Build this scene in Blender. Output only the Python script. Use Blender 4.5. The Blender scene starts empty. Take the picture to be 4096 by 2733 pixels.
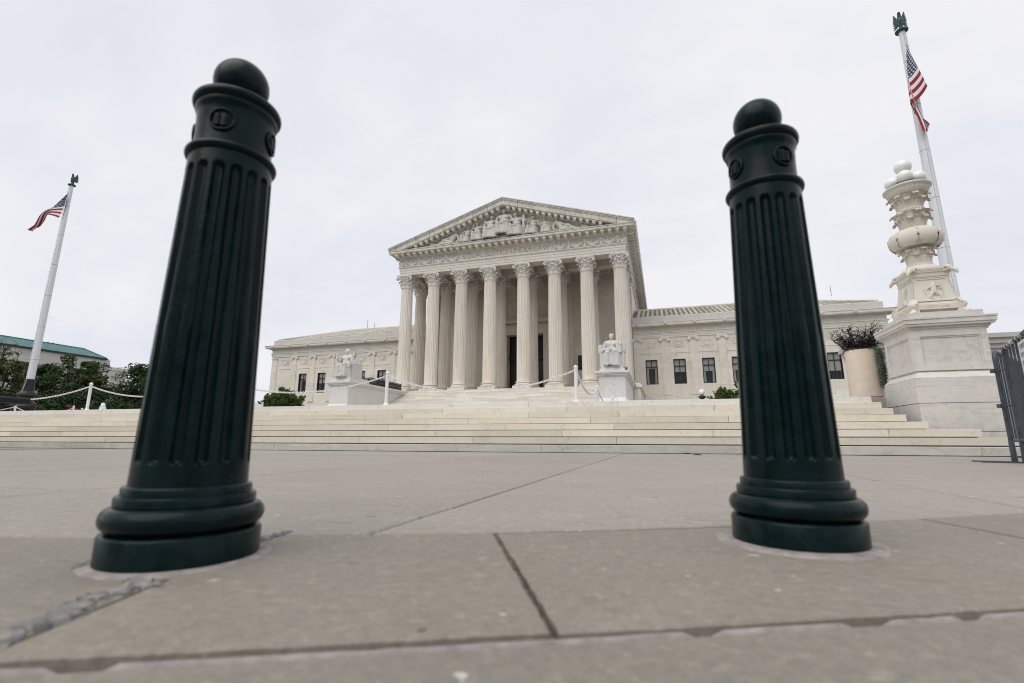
import bpy, math, random
from math import sin, cos, pi, sqrt, atan2, radians
from mathutils import Vector, Matrix, Euler, noise as mnoise
random.seed(7)
sc = bpy.context.scene
COL = sc.collection

# ---------------------------------------------------------------- camera, sky, sun, exposure
cam_d = bpy.data.cameras.new('camera')
cam = bpy.data.objects.new('camera', cam_d)
COL.objects.link(cam)
sc.camera = cam
cam_d.sensor_fit = 'HORIZONTAL'
cam_d.sensor_width = 36.0
cam_d.lens = 17.10
cam_d.clip_start = 0.02
cam_d.clip_end = 4000
cam_d.dof.use_dof = True
cam_d.dof.focus_distance = 22.0
cam_d.dof.aperture_fstop = 3.2
PITCH, ROLL, YAW = radians(11.50), radians(0.15), radians(17.075)
_f = Vector((-sin(YAW), cos(YAW), 0)); _r = Vector((cos(YAW), sin(YAW), 0)); _u = Vector((0, 0, 1))
f2 = _f * cos(PITCH) + _u * sin(PITCH); u2 = _u * cos(PITCH) - _f * sin(PITCH)
r3 = _r * cos(ROLL) + u2 * sin(ROLL); u3 = u2 * cos(ROLL) - _r * sin(ROLL)
cam.matrix_world = Matrix(((r3.x, u3.x, -f2.x, 0), (r3.y, u3.y, -f2.y, 0), (r3.z, u3.z, -f2.z, 0.22), (0, 0, 0, 1)))

SUN_EL, SUN_AZ = radians(56), radians(-160)      # sun moved high behind the camera to brighten the facade; azimuth from +Y
w = bpy.data.worlds.new('World'); sc.world = w; w.use_nodes = True
nt = w.node_tree; nt.nodes.clear()
def wn(t, **k):
    n = nt.nodes.new(t)
    for a, b in k.items(): setattr(n, a, b)
    return n
sky = wn('ShaderNodeTexSky', sky_type='NISHITA', sun_disc=False)
sky.sun_elevation = SUN_EL; sky.sun_rotation = SUN_AZ
sky.air_density = 1.0; sky.dust_density = 3.0
tc = wn('ShaderNodeTexCoord')
sep = wn('ShaderNodeSeparateXYZ'); nt.links.new(tc.outputs['Generated'], sep.inputs[0])
zc = wn('ShaderNodeMath', operation='MAXIMUM'); nt.links.new(sep.outputs[2], zc.inputs[0]); zc.inputs[1].default_value = 0.0
za = wn('ShaderNodeMath', operation='ADD'); nt.links.new(zc.outputs[0], za.inputs[0]); za.inputs[1].default_value = 0.42
dv = wn('ShaderNodeVectorMath', operation='SCALE')
inv = wn('ShaderNodeMath', operation='DIVIDE'); inv.inputs[0].default_value = 1.0; nt.links.new(za.outputs[0], inv.inputs[1])
nt.links.new(tc.outputs['Generated'], dv.inputs[0]); nt.links.new(inv.outputs[0], dv.inputs['Scale'])
mp = wn('ShaderNodeMapping'); nt.links.new(dv.outputs[0], mp.inputs[0])
mp.inputs['Scale'].default_value = (1.0, 1.6, 1.0); mp.inputs['Rotation'].default_value = (0, 0, radians(25))
n1 = wn('ShaderNodeTexNoise'); n1.inputs['Scale'].default_value = 1.3; n1.inputs['Detail'].default_value = 7; n1.inputs['Roughness'].default_value = 0.55
n2 = wn('ShaderNodeTexNoise'); n2.inputs['Scale'].default_value = 5.5; n2.inputs['Detail'].default_value = 6; n2.inputs['Distortion'].default_value = 0.6
nt.links.new(mp.outputs[0], n1.inputs['Vector']); nt.links.new(mp.outputs[0], n2.inputs['Vector'])
ad = wn('ShaderNodeMath', operation='MULTIPLY_ADD'); nt.links.new(n2.outputs[0], ad.inputs[0]); ad.inputs[1].default_value = 0.35; nt.links.new(n1.outputs[0], ad.inputs[2])
cr = wn('ShaderNodeValToRGB'); nt.links.new(ad.outputs[0], cr.inputs[0])
cr.color_ramp.elements[0].position = 0.50; cr.color_ramp.elements[0].color = (6.9, 7.1, 7.7, 1)
cr.color_ramp.elements[1].position = 0.84; cr.color_ramp.elements[1].color = (8.1, 8.05, 8.32, 1)
mx = wn('ShaderNodeMix', data_type='RGBA'); mx.inputs[0].default_value = 0.94
nt.links.new(sky.outputs[0], mx.inputs[6]); nt.links.new(cr.outputs[0], mx.inputs[7])
bg = wn('ShaderNodeBackground'); bg.inputs['Strength'].default_value = 0.1
nt.links.new(mx.outputs[2], bg.inputs[0])
out = wn('ShaderNodeOutputWorld'); nt.links.new(bg.outputs[0], out.inputs[0])

sd = bpy.data.lights.new('sun', 'SUN'); sd.energy = 1.5; sd.angle = radians(60); sd.color = (1.0, 0.965, 0.91)
sun = bpy.data.objects.new('sun', sd); COL.objects.link(sun)
_sd = Vector((sin(SUN_AZ) * cos(SUN_EL), cos(SUN_AZ) * cos(SUN_EL), sin(SUN_EL)))
sun.rotation_euler = _sd.to_track_quat('Z', 'Y').to_euler()
sun.location = (0, -20, 60)

sc.view_settings.view_transform = 'Standard'
sc.view_settings.look = 'None'
sc.view_settings.exposure = 0.2
sc.view_settings.gamma = 1.0
sc.view_settings.use_curve_mapping = False
sc.cycles.use_denoising = True
sc.cycles.filter_width = 1.05
sc.cycles.max_bounces = 8

# ---------------------------------------------------------------- helpers
WORLD = {}
class MB:
    """collects shapes in world coordinates, links them as ONE mesh object"""
    def __init__(s): s.v = []; s.f = []; s.m = []; s.cur = 0
    def add(s, V, F, M=None):
        o = len(s.v)
        if M is not None: V = [tuple(M @ Vector(p)) for p in V]
        s.v += [tuple(p) for p in V]
        s.f += [tuple(i + o for i in q) for q in F]
        s.m += [s.cur] * len(F)
        return s
    def box(s, x0, x1, y0, y1, z0, z1, M=None):
        V = [(x0,y0,z0),(x1,y0,z0),(x1,y1,z0),(x0,y1,z0),(x0,y0,z1),(x1,y0,z1),(x1,y1,z1),(x0,y1,z1)]
        return s.add(V, [(0,3,2,1),(4,5,6,7),(0,1,5,4),(1,2,6,5),(2,3,7,6),(3,0,4,7)], M)
    def bbox(s, x0, x1, y0, y1, z0, z1, b, M=None):
        """box with a bevelled top and vertical edges"""
        pts = [(x0+b,y0),(x1-b,y0),(x1,y0+b),(x1,y1-b),(x1-b,y1),(x0+b,y1),(x0,y1-b),(x0,y0+b)]
        ins = [(x0+1.6*b,y0+b),(x1-1.6*b,y0+b),(x1-b,y0+1.6*b),(x1-b,y1-1.6*b),(x1-1.6*b,y1-b),(x0+1.6*b,y1-b),(x0+b,y1-1.6*b),(x0+b,y0+1.6*b)]
        V = [(x,y,z0) for x,y in pts] + [(x,y,z1-b) for x,y in pts] + [(x,y,z1) for x,y in ins]
        F = [tuple(range(7,-1,-1)), tuple(range(16,24))]
        for k in range(8):
            j = (k+1) % 8
            F += [(k,j,8+j,8+k), (8+k,8+j,16+j,16+k)]
        return s.add(V, F, M)
    def lathe(s, prof, n=24, c=(0,0,0), M=None, a0=0.0, squash=1.0):
        V = []; F = []
        for r, z in prof:
            for k in range(n):
                a = a0 + 2*pi*k/n
                V.append((c[0]+r*cos(a), c[1]+r*squash*sin(a), c[2]+z))
        for i in range(len(prof)-1):
            for k in range(n):
                j = (k+1) % n
                F.append((i*n+k, i*n+j, (i+1)*n+j, (i+1)*n+k))
        F.append(tuple(range(n-1,-1,-1))); L = (len(prof)-1)*n
        F.append(tuple(range(L, L+n)))
        return s.add(V, F, M)
    def tube(s, path, r, n=6, closed=False, M=None):
        P = [Vector(p) for p in path]; N = len(P)
        R = r if isinstance(r, (list, tuple)) else [r]*N
        V = []; F = []; up = None
        for i in range(N):
            a = P[(i-1) % N] if (closed or i > 0) else P[i]
            b = P[(i+1) % N] if (closed or i < N-1) else P[i]
            t = (b-a)
            t = t.normalized() if t.length > 1e-9 else Vector((0,0,1))
            if up is None:
                up = Vector((0,0,1)) if abs(t.z) < .9 else Vector((1,0,0))
            x = up.cross(t)
            if x.length < 1e-6: x = Vector((1,0,0)).cross(t)
            x.normalize(); y = t.cross(x); up = y
            for k in range(n):
                q = 2*pi*k/n
                V.append(P[i] + (x*cos(q)+y*sin(q))*R[i])
        for i in range(N if closed else N-1):
            i2 = (i+1) % N
            for k in range(n):
                j = (k+1) % n
                F.append((i*n+k, i*n+j, i2*n+j, i2*n+k))
        if not closed:
            F.append(tuple(range(n-1,-1,-1))); F.append(tuple(range((N-1)*n, N*n)))
        return s.add(V, F, M)
    def cap(s, p0, p1, r0, r1, n=8):
        """capsule with rounded ends"""
        a = Vector(p0); b = Vector(p1); d = b-a
        d = d.normalized() if d.length > 1e-6 else Vector((0,0,1))
        path = [a-d*r0*.94, a-d*r0*.6, a, b, b+d*r1*.6, b+d*r1*.94]
        return s.tube(path, [r0*.3, r0*.8, r0, r1, r1*.8, r1*.3], n)
    def ell(s, c, rx, ry=None, rz=None, n=10, m=7, M=None):
        ry = rx if ry is None else ry; rz = rx if rz is None else rz
        V = [(c[0],c[1],c[2]-rz)]; F = []
        for i in range(1, m):
            t = -pi/2 + pi*i/m
            for k in range(n):
                a = 2*pi*k/n
                V.append((c[0]+rx*cos(t)*cos(a), c[1]+ry*cos(t)*sin(a), c[2]+rz*sin(t)))
        V.append((c[0],c[1],c[2]+rz)); L = len(V)-1
        for k in range(n):
            j = (k+1) % n
            F.append((0, 1+j, 1+k))
            for i in range(m-2):
                F.append((1+i*n+k, 1+i*n+j, 1+(i+1)*n+j, 1+(i+1)*n+k))
            F.append((L, 1+(m-2)*n+k, 1+(m-2)*n+j))
        return s.add(V, F, M)
    def prism(s, pts, a, b, axis='y', M=None):
        """polygon extruded along an axis; pts are (x,z) for y, (y,z) for x, (x,y) for z"""
        def P(p, t):
            return (p[0], t, p[1]) if axis == 'y' else (t, p[0], p[1]) if axis == 'x' else (p[0], p[1], t)
        n = len(pts)
        V = [P(p, a) for p in pts] + [P(p, b) for p in pts]
        F = [tuple(range(n-1,-1,-1)), tuple(range(n, 2*n))]
        for k in range(n):
            j = (k+1) % n
            F.append((k, j, n+j, n+k))
        return s.add(V, F, M)
    def grid(s, P):
        """quads through a 2-D array of points"""
        R = len(P); C = len(P[0]); V = [q for row in P for q in row]; F = []
        for i in range(R-1):
            for j in range(C-1):
                F.append((i*C+j, i*C+j+1, (i+1)*C+j+1, (i+1)*C+j))
        return s.add(V, F)
    def mesh(s, name, mats, org=(0,0,0), ang=35, fix=True):
        me = bpy.data.meshes.new(name)
        ox, oy, oz = org
        me.from_pydata([(x-ox,y-oy,z-oz) for x,y,z in s.v], [], s.f)
        for m in (mats if isinstance(mats, (list, tuple)) else [mats]): me.materials.append(m)
        if len(set(s.m)) > 1 or (s.m and s.m[0]): me.polygons.foreach_set('material_index', s.m)
        if fix:
            import bmesh
            bm = bmesh.new(); bm.from_mesh(me)
            bmesh.ops.recalc_face_normals(bm, faces=bm.faces)
            bm.to_mesh(me); bm.free()
        if ang:
            me.polygons.foreach_set('use_smooth', [True]*len(me.polygons))
            if ang < 180: me.set_sharp_from_angle(angle=radians(ang))
        me.update()
        return me
    def build(s, name, mats, parent=None, org=(0,0,0), ang=35, kind=None, fix=True):
        return put(name, s.mesh(name, mats, org, ang, fix), org, parent, kind=kind)

def put(name, me, loc=(0,0,0), parent=None, rz=0.0, rot=None, scale=None, kind=None):
    o = bpy.data.objects.new(name, me); COL.objects.link(o)
    p = WORLD.get(parent.name, Vector((0,0,0))) if parent else Vector((0,0,0))
    o.location = Vector(loc) - p
    if rot is not None: o.rotation_euler = rot
    elif rz: o.rotation_euler = (0,0,rz)
    if scale is not None: o.scale = scale
    if parent: o.parent = parent
    WORLD[o.name] = Vector(loc)
    if kind: o['kind'] = kind
    return o
def tag(o, label, cat, group=None):
    o['label'] = label; o['category'] = cat
    if group: o['group'] = group
    return o
def thing(name, label, cat, loc=(0,0,0), group=None):
    return tag(put(name, None, loc), label, cat, group)
def dup(root, loc, label, rz=None, group=None):
    def cp(o, par):
        c = o.copy(); COL.objects.link(c)
        if par: c.parent = par
        for ch in o.children: cp(ch, c)
        return c
    r = cp(root, None); r.location = loc
    if rz is not None: r.rotation_euler = (0,0,rz)
    r['label'] = label
    if group: r['group'] = group
    return r
def remesh(mb, name, mat, vox, org=(0,0,0), smooth=2, rough=None):
    """one continuous carved surface out of overlapping closed shapes"""
    me = mb.mesh(name+'_src', mat, org, 0)
    o = bpy.data.objects.new('tmp', me); COL.objects.link(o)
    md = o.modifiers.new('r', 'REMESH'); md.mode = 'VOXEL'; md.voxel_size = vox
    sm = o.modifiers.new('s', 'SMOOTH'); sm.factor = .5; sm.iterations = smooth
    dg = bpy.context.evaluated_depsgraph_get()
    r = bpy.data.meshes.new_from_object(o.evaluated_get(dg))
    r.name = name
    bpy.data.objects.remove(o); bpy.data.meshes.remove(me)
    r.materials.clear(); r.materials.append(mat)
    r.polygons.foreach_set('use_smooth', [True]*len(r.polygons)); r.update()
    return r

# ---------------------------------------------------------------- materials
class NT:
    def __init__(s, name):
        s.mat = bpy.data.materials.new(name); s.mat.use_nodes = True
        s.t = s.mat.node_tree; s.t.nodes.clear()
        s.o = s.t.nodes.new('ShaderNodeOutputMaterial')
        s.p = s.t.nodes.new('ShaderNodeBsdfPrincipled')
        s.t.links.new(s.p.outputs[0], s.o.inputs[0])
        g = s.t.nodes.new('ShaderNodeNewGeometry'); s.pos = g.outputs['Position']
    def L(s, a, b): s.t.links.new(a, b)
    def scale(s, v, sc_, loc=(0,0,0)):
        n = s.t.nodes.new('ShaderNodeMapping'); s.L(v, n.inputs[0])
        n.inputs['Scale'].default_value = sc_; n.inputs['Location'].default_value = loc
        return n.outputs[0]
    def noise(s, v, scale, detail=5, rough=.55, dist=0.0):
        n = s.t.nodes.new('ShaderNodeTexNoise'); s.L(v, n.inputs['Vector'])
        n.inputs['Scale'].default_value = scale; n.inputs['Detail'].default_value = detail
        n.inputs['Roughness'].default_value = rough; n.inputs['Distortion'].default_value = dist
        return n.outputs[0]
    def math(s, op, a, b=None, c=None):
        n = s.t.nodes.new('ShaderNodeMath'); n.operation = op
        for i, x in enumerate((a, b, c)):
            if x is None: continue
            if isinstance(x, (int, float)): n.inputs[i].default_value = x
            else: s.L(x, n.inputs[i])
        return n.outputs[0]
    def ramp(s, v, a, b, lo=0.0, hi=1.0):
        n = s.t.nodes.new('ShaderNodeMapRange'); s.L(v, n.inputs[0])
        n.inputs[1].default_value = a; n.inputs[2].default_value = b
        n.inputs[3].default_value = lo; n.inputs[4].default_value = hi
        return n.outputs[0]
    def mix(s, f, a, b, mode='MIX'):
        n = s.t.nodes.new('ShaderNodeMix'); n.data_type = 'RGBA'; n.blend_type = mode
        for i, x in ((0, f), (6, a), (7, b)):
            if isinstance(x, (int, float)): n.inputs[i].default_value = x
            elif isinstance(x, tuple): n.inputs[i].default_value = (*x, 1) if len(x) == 3 else x
            else: s.L(x, n.inputs[i])
        return n.outputs[2]
    def rand(s):
        n = s.t.nodes.new('ShaderNodeObjectInfo'); return n.outputs['Random']
    def bump(s, h, strength, dist=0.01):
        n = s.t.nodes.new('ShaderNodeBump'); s.L(h, n.inputs['Height'])
        n.inputs['Strength'].default_value = strength; n.inputs['Distance'].default_value = dist
        s.L(n.outputs[0], s.p.inputs['Normal'])
    def done(s, col, rough=.6, metal=0.0, spec=None, coat=0.0):
        if isinstance(col, tuple): s.p.inputs['Base Color'].default_value = (*col, 1)
        else: s.L(col, s.p.inputs['Base Color'])
        if isinstance(rough, (int, float)): s.p.inputs['Roughness'].default_value = rough
        else: s.L(rough, s.p.inputs['Roughness'])
        s.p.inputs['Metallic'].default_value = metal
        if spec is not None: s.p.inputs['Specular IOR Level'].default_value = spec
        if coat: s.p.inputs['Coat Weight'].default_value = coat; s.p.inputs['Coat Roughness'].default_value = .2
        return s.mat

def marble(name, c1, c2, vein=(.30,.29,.28), vs=1.2, va=.45, streak=.12, fine=6.0, dirt=0.0, pinkv=0.0, bump=.15, courses=None, rnd=.10, grime=None, brush=0):
    m = NT(name); P = m.pos
    base = m.mix(m.ramp(m.noise(P, vs*.45, 6, .6, .4), .32, .68), c1, c2)
    f = m.noise(P, fine, 7, .65)
    base = m.mix(m.ramp(f, .25, .75, .0, .22), base, (c1[0]*.78, c1[1]*.77, c1[2]*.74))
    # thin wandering veins, only here and there
    wv = m.noise(P, vs, 6, .6, 1.4)
    th = m.ramp(m.math('ABSOLUTE', m.math('SUBTRACT', wv, .5)), 0.0, .022, 1.0, 0.0)
    msk = m.ramp(m.noise(P, vs*.7, 3), .40, .60)
    base = m.mix(m.math('MULTIPLY', m.math('MULTIPLY', th, msk), va), base, vein)
    if streak:
        sv = m.noise(m.scale(P, (2.6, 2.6, .10)), 2.4, 5, .65)
        base = m.mix(m.ramp(sv, .42, .72, 0, streak*2.2), base, (c2[0]*.62, c2[1]*.58, c2[2]*.54))
    if pinkv:
        pv = m.noise(m.scale(P, (3.2, 3.2, .16), (5, 2, 0)), 2.2, 5, .7)
        base = m.mix(m.ramp(pv, .42, .66, 0, pinkv), base, (.60, .47, .40))
        pv2 = m.noise(m.scale(P, (2.4, 2.4, .22), (1, 9, 3)), 2.0, 5, .7)
        base = m.mix(m.ramp(pv2, .48, .7, 0, pinkv*.8), base, (.52, .53, .54))
    if dirt:
        d = m.noise(m.scale(P, (1.2, 1.2, .7)), 1.1, 8, .72)
        base = m.mix(m.ramp(d, .50, .74, 0, dirt), base, (.13, .125, .105))
    if grime:
        d = m.noise(m.scale(P, (1.5, 1.5, 4)), 2.2, 8, .7)
        base = m.mix(m.ramp(d, .46, .72, 0, grime), base, (.30, .31, .26))
    if brush:
        mp_ = m.t.nodes.new('ShaderNodeMapping'); m.L(P, mp_.inputs[0]); mp_.inputs['Rotation'].default_value = (.5,.45,.5); mp_.inputs['Scale'].default_value = (1.6,6,7)
        bz = m.noise(mp_.outputs[0], 1.5, 8, .72, .5); mk = m.ramp(m.noise(P, 1.1, 4), .36, .62)
        base = m.mix(m.math('MULTIPLY', m.ramp(bz, .50, .72, 0, brush), mk), base, (.37,.37,.385))
    if courses:
        bw, bh = courses
        br = m.t.nodes.new('ShaderNodeTexBrick')
        sp = m.t.nodes.new('ShaderNodeSeparateXYZ'); m.L(P, sp.inputs[0])
        cb = m.t.nodes.new('ShaderNodeCombineXYZ')
        m.L(m.math('ADD', sp.outputs[0], sp.outputs[1]), cb.inputs[0]); m.L(sp.outputs[2], cb.inputs[1])
        m.L(cb.outputs[0], br.inputs['Vector'])
        br.inputs['Scale'].default_value = 1.0; br.inputs['Brick Width'].default_value = bw; br.inputs['Row Height'].default_value = bh
        br.inputs['Mortar Size'].default_value = .012; br.inputs['Mortar Smooth'].default_value = .3
        br.inputs['Color1'].default_value = (.93,.93,.93,1); br.inputs['Color2'].default_value = (1.05,1.04,1.02,1); br.inputs['Mortar'].default_value = (.72,.70,.66,1)
        base = m.mix(1.0, base, br.outputs[0], 'MULTIPLY')
    if rnd:
        rv = m.ramp(m.rand(), 0, 1, 1-rnd, 1+rnd*.6)
        cc = m.t.nodes.new('ShaderNodeCombineColor')
        for i in range(3): m.L(rv, cc.inputs[i])
        base = m.mix(1.0, base, cc.outputs[0], 'MULTIPLY')
    if bump: m.bump(m.math('ADD', f, m.math('MULTIPLY', th, -.25)), bump, .01)
    return m.done(base, .62, spec=.3)

CREAM, CREAM2 = (.66,.605,.52), (.72,.685,.62)
M_wall = marble('wall_marble', (.69,.645,.565), (.735,.705,.65), vs=.55, va=.38, streak=.14, courses=(2.6,.92), rnd=0)
M_trim = marble('trim_marble', (.70,.665,.585), (.745,.72,.66), vs=.8, va=.6, streak=.12, rnd=.06)
M_col = marble('column_marble', (.73,.68,.59), (.785,.755,.69), vs=.5, va=.15, streak=.34, pinkv=.36, rnd=.05)
M_carve = marble('carved_marble', (.68,.645,.59), (.72,.695,.65), vs=1.6, va=.15, streak=.0, fine=9, rnd=.04)
M_rake = marble('weathered_marble', (.62,.60,.53), (.68,.66,.60), vs=.8, va=.3, streak=.28, dirt=.55, rnd=.08)
M_block = marble('blocking_marble', (.50,.48,.455), (.56,.545,.53), vs=.6, va=.3, streak=.12, rnd=.05)
M_fig = marble('relief_marble', (.545,.52,.465), (.60,.575,.525), vs=1.6, va=.15, streak=.0, fine=9, rnd=.04)
M_white = marble('statue_marble', (.60,.59,.56), (.65,.64,.615), vs=1.0, va=.22, streak=.04, rnd=0)
M_ped = marble('pedestal_marble', (.69,.675,.645), (.74,.73,.71), vs=.9, va=.5, streak=.07, rnd=.03, brush=.35)
M_lampped = marble('veined_marble', (.68,.645,.58), (.68,.665,.65), vein=(.34,.35,.37), vs=1.9, va=.5, streak=.10, fine=14, rnd=.05, brush=.75)
M_lamp = marble('candelabrum_marble', (.69,.645,.56), (.73,.70,.635), vs=3, va=.15, streak=.05, fine=18, rnd=.02)
M_step = marble('step_marble', (.635,.58,.485), (.675,.635,.555), vein=(.33,.29,.26), vs=3.0, va=.45, streak=.0, fine=10, rnd=.14)
M_stepg = marble('curb_marble', (.50,.49,.44), (.56,.55,.50), vein=(.25,.24,.22), vs=3.0, va=.6, streak=.0, fine=10, grime=.55, rnd=.10)
M_stepw = marble('landing_marble', (.66,.645,.615), (.70,.685,.655), vein=(.33,.28,.25), vs=2.2, va=.6, streak=.0, fine=10, rnd=.08)
M_stair = marble('stair_marble', (.66,.62,.54), (.70,.665,.60), vs=.9, va=.2, streak=.0, courses=(2.9,.14), rnd=0)
M_sblk = marble('stair_block_marble', (.66,.625,.555), (.71,.685,.63), vs=2.2, va=.25, streak=.0, rnd=.15)
M_dark = NT('shadow_joint').done((.05,.047,.042), .9)
M_inscr = NT('incised_look').done((.27,.245,.20), .9)  # incised look put into a darker colour; the strokes stand proud

def simple(name, c, rough=.5, metal=0.0, var=.15, scale=6, spec=None, coat=0, bump=0, rnd=0.0):
    m = NT(name)
    n = m.noise(m.pos, scale, 6, .6)
    col = m.mix(m.ramp(n, .3, .7), tuple(x*(1-var) for x in c), tuple(min(1, x*(1+var)) for x in c))
    if rnd:
        rv = m.ramp(m.rand(), 0, 1, 1-rnd, 1+rnd)
        cc = m.t.nodes.new('ShaderNodeCombineColor')
        for i in range(3): m.L(rv, cc.inputs[i])
        col = m.mix(1.0, col, cc.outputs[0], 'MULTIPLY')
    if bump: m.bump(n, bump, .004)
    return m.done(col, rough, metal, spec, coat)

def paint_dark():
    m = NT('bollard_paint'); P = m.pos
    n = m.noise(P, 26, 6, .6); b = m.noise(P, 60, 5, .6)
    col = m.mix(m.ramp(n, .35, .7), (.0018,.0085,.0095), (.004,.0150,.0165))
    du = m.noise(m.scale(P, (1,1,.35)), 11, 7, .72)
    col = m.mix(m.ramp(du, .55, .82, 0, .16), col, (.034,.038,.036))
    sp = m.noise(P, 75, 2, .5)
    col = m.mix(m.ramp(sp, .745, .775, 0, .7), col, (.06,.022,.010))
    m.bump(b, .16, .004)
    return m.done(col, m.ramp(n, .3, .7, .17, .32), 0, .13)
M_boll = paint_dark()

def pavement_mat(name, c1, c2, tone=1.0):
    m = NT(name); P = m.pos
    big = m.noise(P, .9, 6, .62); mid = m.noise(P, 7, 6, .6); fin = m.noise(P, 150, 3, .6); spk = m.noise(P, 420, 2, .5)
    col = m.mix(m.ramp(big, .34, .66), c1, c2)
    col = m.mix(m.ramp(mid, .35, .72, 0, .35), col, tuple(x*.80 for x in c1))
    st = m.noise(m.scale(P, (1.0, 2.2, 1)), 2.3, 7, .7, .7)
    col = m.mix(m.ramp(st, .56, .74, 0, .5), col, (c1[0]*.70, c1[1]*.66, c1[2]*.58))
    yel = m.noise(P, 3.1, 5, .7, .5)
    col = m.mix(m.ramp(yel, .55, .75, 0, .35), col, (.36,.29,.20))
    col = m.mix(m.ramp(fin, .36, .68, 0, .42), col, tuple(x*.70 for x in c1))
    col = m.mix(m.ramp(spk, .62, .70, 0, .5), col, tuple(min(.8, x*1.5) for x in c2))
    hc = m.noise(P, 2.6, 7, .62, 1.2)
    hl = m.ramp(m.math('ABSOLUTE', m.math('SUBTRACT', hc, .5)), 0, .0035, 1, 0)
    col = m.mix(m.math('MULTIPLY', m.math('MULTIPLY', hl, m.ramp(m.noise(P, 1.7, 3), .56, .66)), .6), col, (.10,.09,.075))
    sm_ = m.noise(m.scale(P, (1.4,5,1), (2,7,5)), 3.2, 5, .6, .4)
    col = m.mix(m.ramp(sm_, .60, .74, 0, .45), col, tuple(x*.58 for x in c1))
    wp = m.noise(m.scale(P, (3,3,1), (9,1,4)), 1.3, 6, .7)
    col = m.mix(m.ramp(wp, .56, .76, 0, .30), col, tuple(min(.8, x*1.35) for x in c2))
    dk = m.noise(P, 15, 2, .4)
    col = m.mix(m.ramp(dk, .735, .765, 0, .75), col, (.06,.055,.05))
    lt = m.noise(m.scale(P, (1,1,1), (7,3,1)), 22, 2, .4)
    col = m.mix(m.ramp(lt, .745, .77, 0, .8), col, (.58,.56,.53))
    g1 = m.noise(P, 48, 4, .7)
    col = m.mix(m.ramp(g1, .40, .70, 0, .55), col, tuple(x*.66 for x in c1))
    g2 = m.noise(m.scale(P, (1,1,1), (3,8,2)), 34, 4, .7)
    col = m.mix(m.ramp(g2, .56, .72, 0, .45), col, tuple(min(.8, x*1.45) for x in c2))
    rv = m.ramp(m.rand(), 0, 1, .93, 1.05)
    cc = m.t.nodes.new('ShaderNodeCombineColor')
    for i in range(3): m.L(rv, cc.inputs[i])
    col = m.mix(1.0, col, cc.outputs[0], 'MULTIPLY')
    m.bump(m.math('ADD', m.math('MULTIPLY', fin, .6), mid), .35, .003)
    return m.done(col, .78, spec=.3)
M_pave = pavement_mat('paving_granite', (.325,.295,.262), (.385,.352,.315))
M_pave2 = pavement_mat('kerb_paving', (.238,.217,.182), (.290,.266,.226))
M_mortar = simple('pale_mortar', (.285,.255,.24), .9, var=.35, scale=28, bump=.4)
M_joint = simple('joint_dirt', (.11,.085,.06), .95, var=.6, scale=60, bump=.5)
M_patch = simple('broken_mortar', (.205,.195,.185), .9, var=.5, scale=35, bump=.6)
M_plaza = pavement_mat('plaza_paving', (.36,.345,.32), (.42,.40,.375))
M_grass = simple('grass_green', (.05,.075,.025), .9, var=.4, scale=2)
M_asph = simple('asphalt', (.06,.06,.06), .9, var=.3, scale=8)
M_wpaint = simple('white_paint', (.72,.72,.715), .4, var=.04, scale=14, rnd=.03)
M_pole = NT('pole_paint')
def _pole():
    m = M_pole; P = m.pos
    n = m.noise(m.scale(P, (4,4,.25)), 2.5, 6, .7)
    c = m.mix(m.ramp(n, .35, .7), (.62,.645,.67), (.74,.755,.77))
    d = m.noise(P, 5, 6, .7)
    c = m.mix(m.ramp(d, .64, .75, 0, .5), c, (.30,.29,.27))
    return m.done(c, .5, spec=.35)
M_pole = _pole()
M_seam = simple('seam_grey', (.30,.31,.32), .6)
M_bronze = simple('dark_bronze', (.020,.018,.017), .42, .3, var=.4, scale=8, bump=.2)
M_verd = simple('verdigris', (.030,.070,.072), .6, .1, var=.55, scale=9)
M_rope = simple('halyard_rope', (.55,.55,.54), .8)
M_iron = simple('black_iron', (.010,.010,.011), .45, .0)
M_frame = simple('window_frame_black', (.012,.014,.017), .4)
def glassm():
    m = NT('window_glass'); n = m.noise(m.pos, .8, 3)
    return m.done((.035,.04,.045), .06, spec=.6)
M_glass = glassm()
M_blind = simple('window_blind', (.62,.62,.58), .7, var=.08)
M_curt = simple('curtain', (.66,.67,.67), .8, var=.15, scale=12)
M_door = simple('bronze_door', (.022,.015,.010), .4, .2, var=.5, scale=2)
M_tile = simple('roof_tile', (.53,.50,.435), .7, var=.25, scale=2.5, rnd=.14)
M_pan = simple('tile_pan_shaded', (.21,.195,.165), .7, var=.3, scale=3)  # tile colour darkened so the pans look shaded between the cover rows
M_copper = NT('copper_roof')
def _cop():
    m = M_copper
    n = m.noise(m.scale(m.pos, (.5,.5,2)), .8, 6, .6)
    return m.done(m.mix(m.ramp(n, .3, .7), (.075,.165,.17), (.11,.225,.225)), .6)
M_copper = _cop()
M_pale = marble('pale_limestone', (.62,.605,.58), (.68,.665,.64), vs=.2, va=.3, streak=.08, fine=2, courses=(3.2,1.1), rnd=0)
M_steel = NT('galvanised_steel')
def _steel():
    m = M_steel
    n = m.noise(m.pos, 14, 6, .6)
    m.bump(n, .12, .004)
    return m.done(m.mix(m.ramp(n, .3, .72), (.042,.053,.066), (.085,.102,.120)), m.ramp(n, .3, .7, .38, .55), .35, .5)
M_steel = _steel()
M_sign = simple('sign_white', (.70,.71,.72), .5, var=.08, scale=10)
M_tape = simple('white_tape', (.72,.72,.73), .6, var=.1)
M_red = simple('red_tape', (.20,.02,.02), .6)
M_ink = simple('ink', (.05,.05,.07), .7)
M_globe = simple('opal_glass', (.80,.81,.79), .12, var=.02, spec=.5)
M_planter = simple('planter_buff', (.64,.55,.45), .8, var=.07, scale=5, bump=.1)
M_stone_l = simple('lampblack', (.015,.015,.016), .5)
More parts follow.
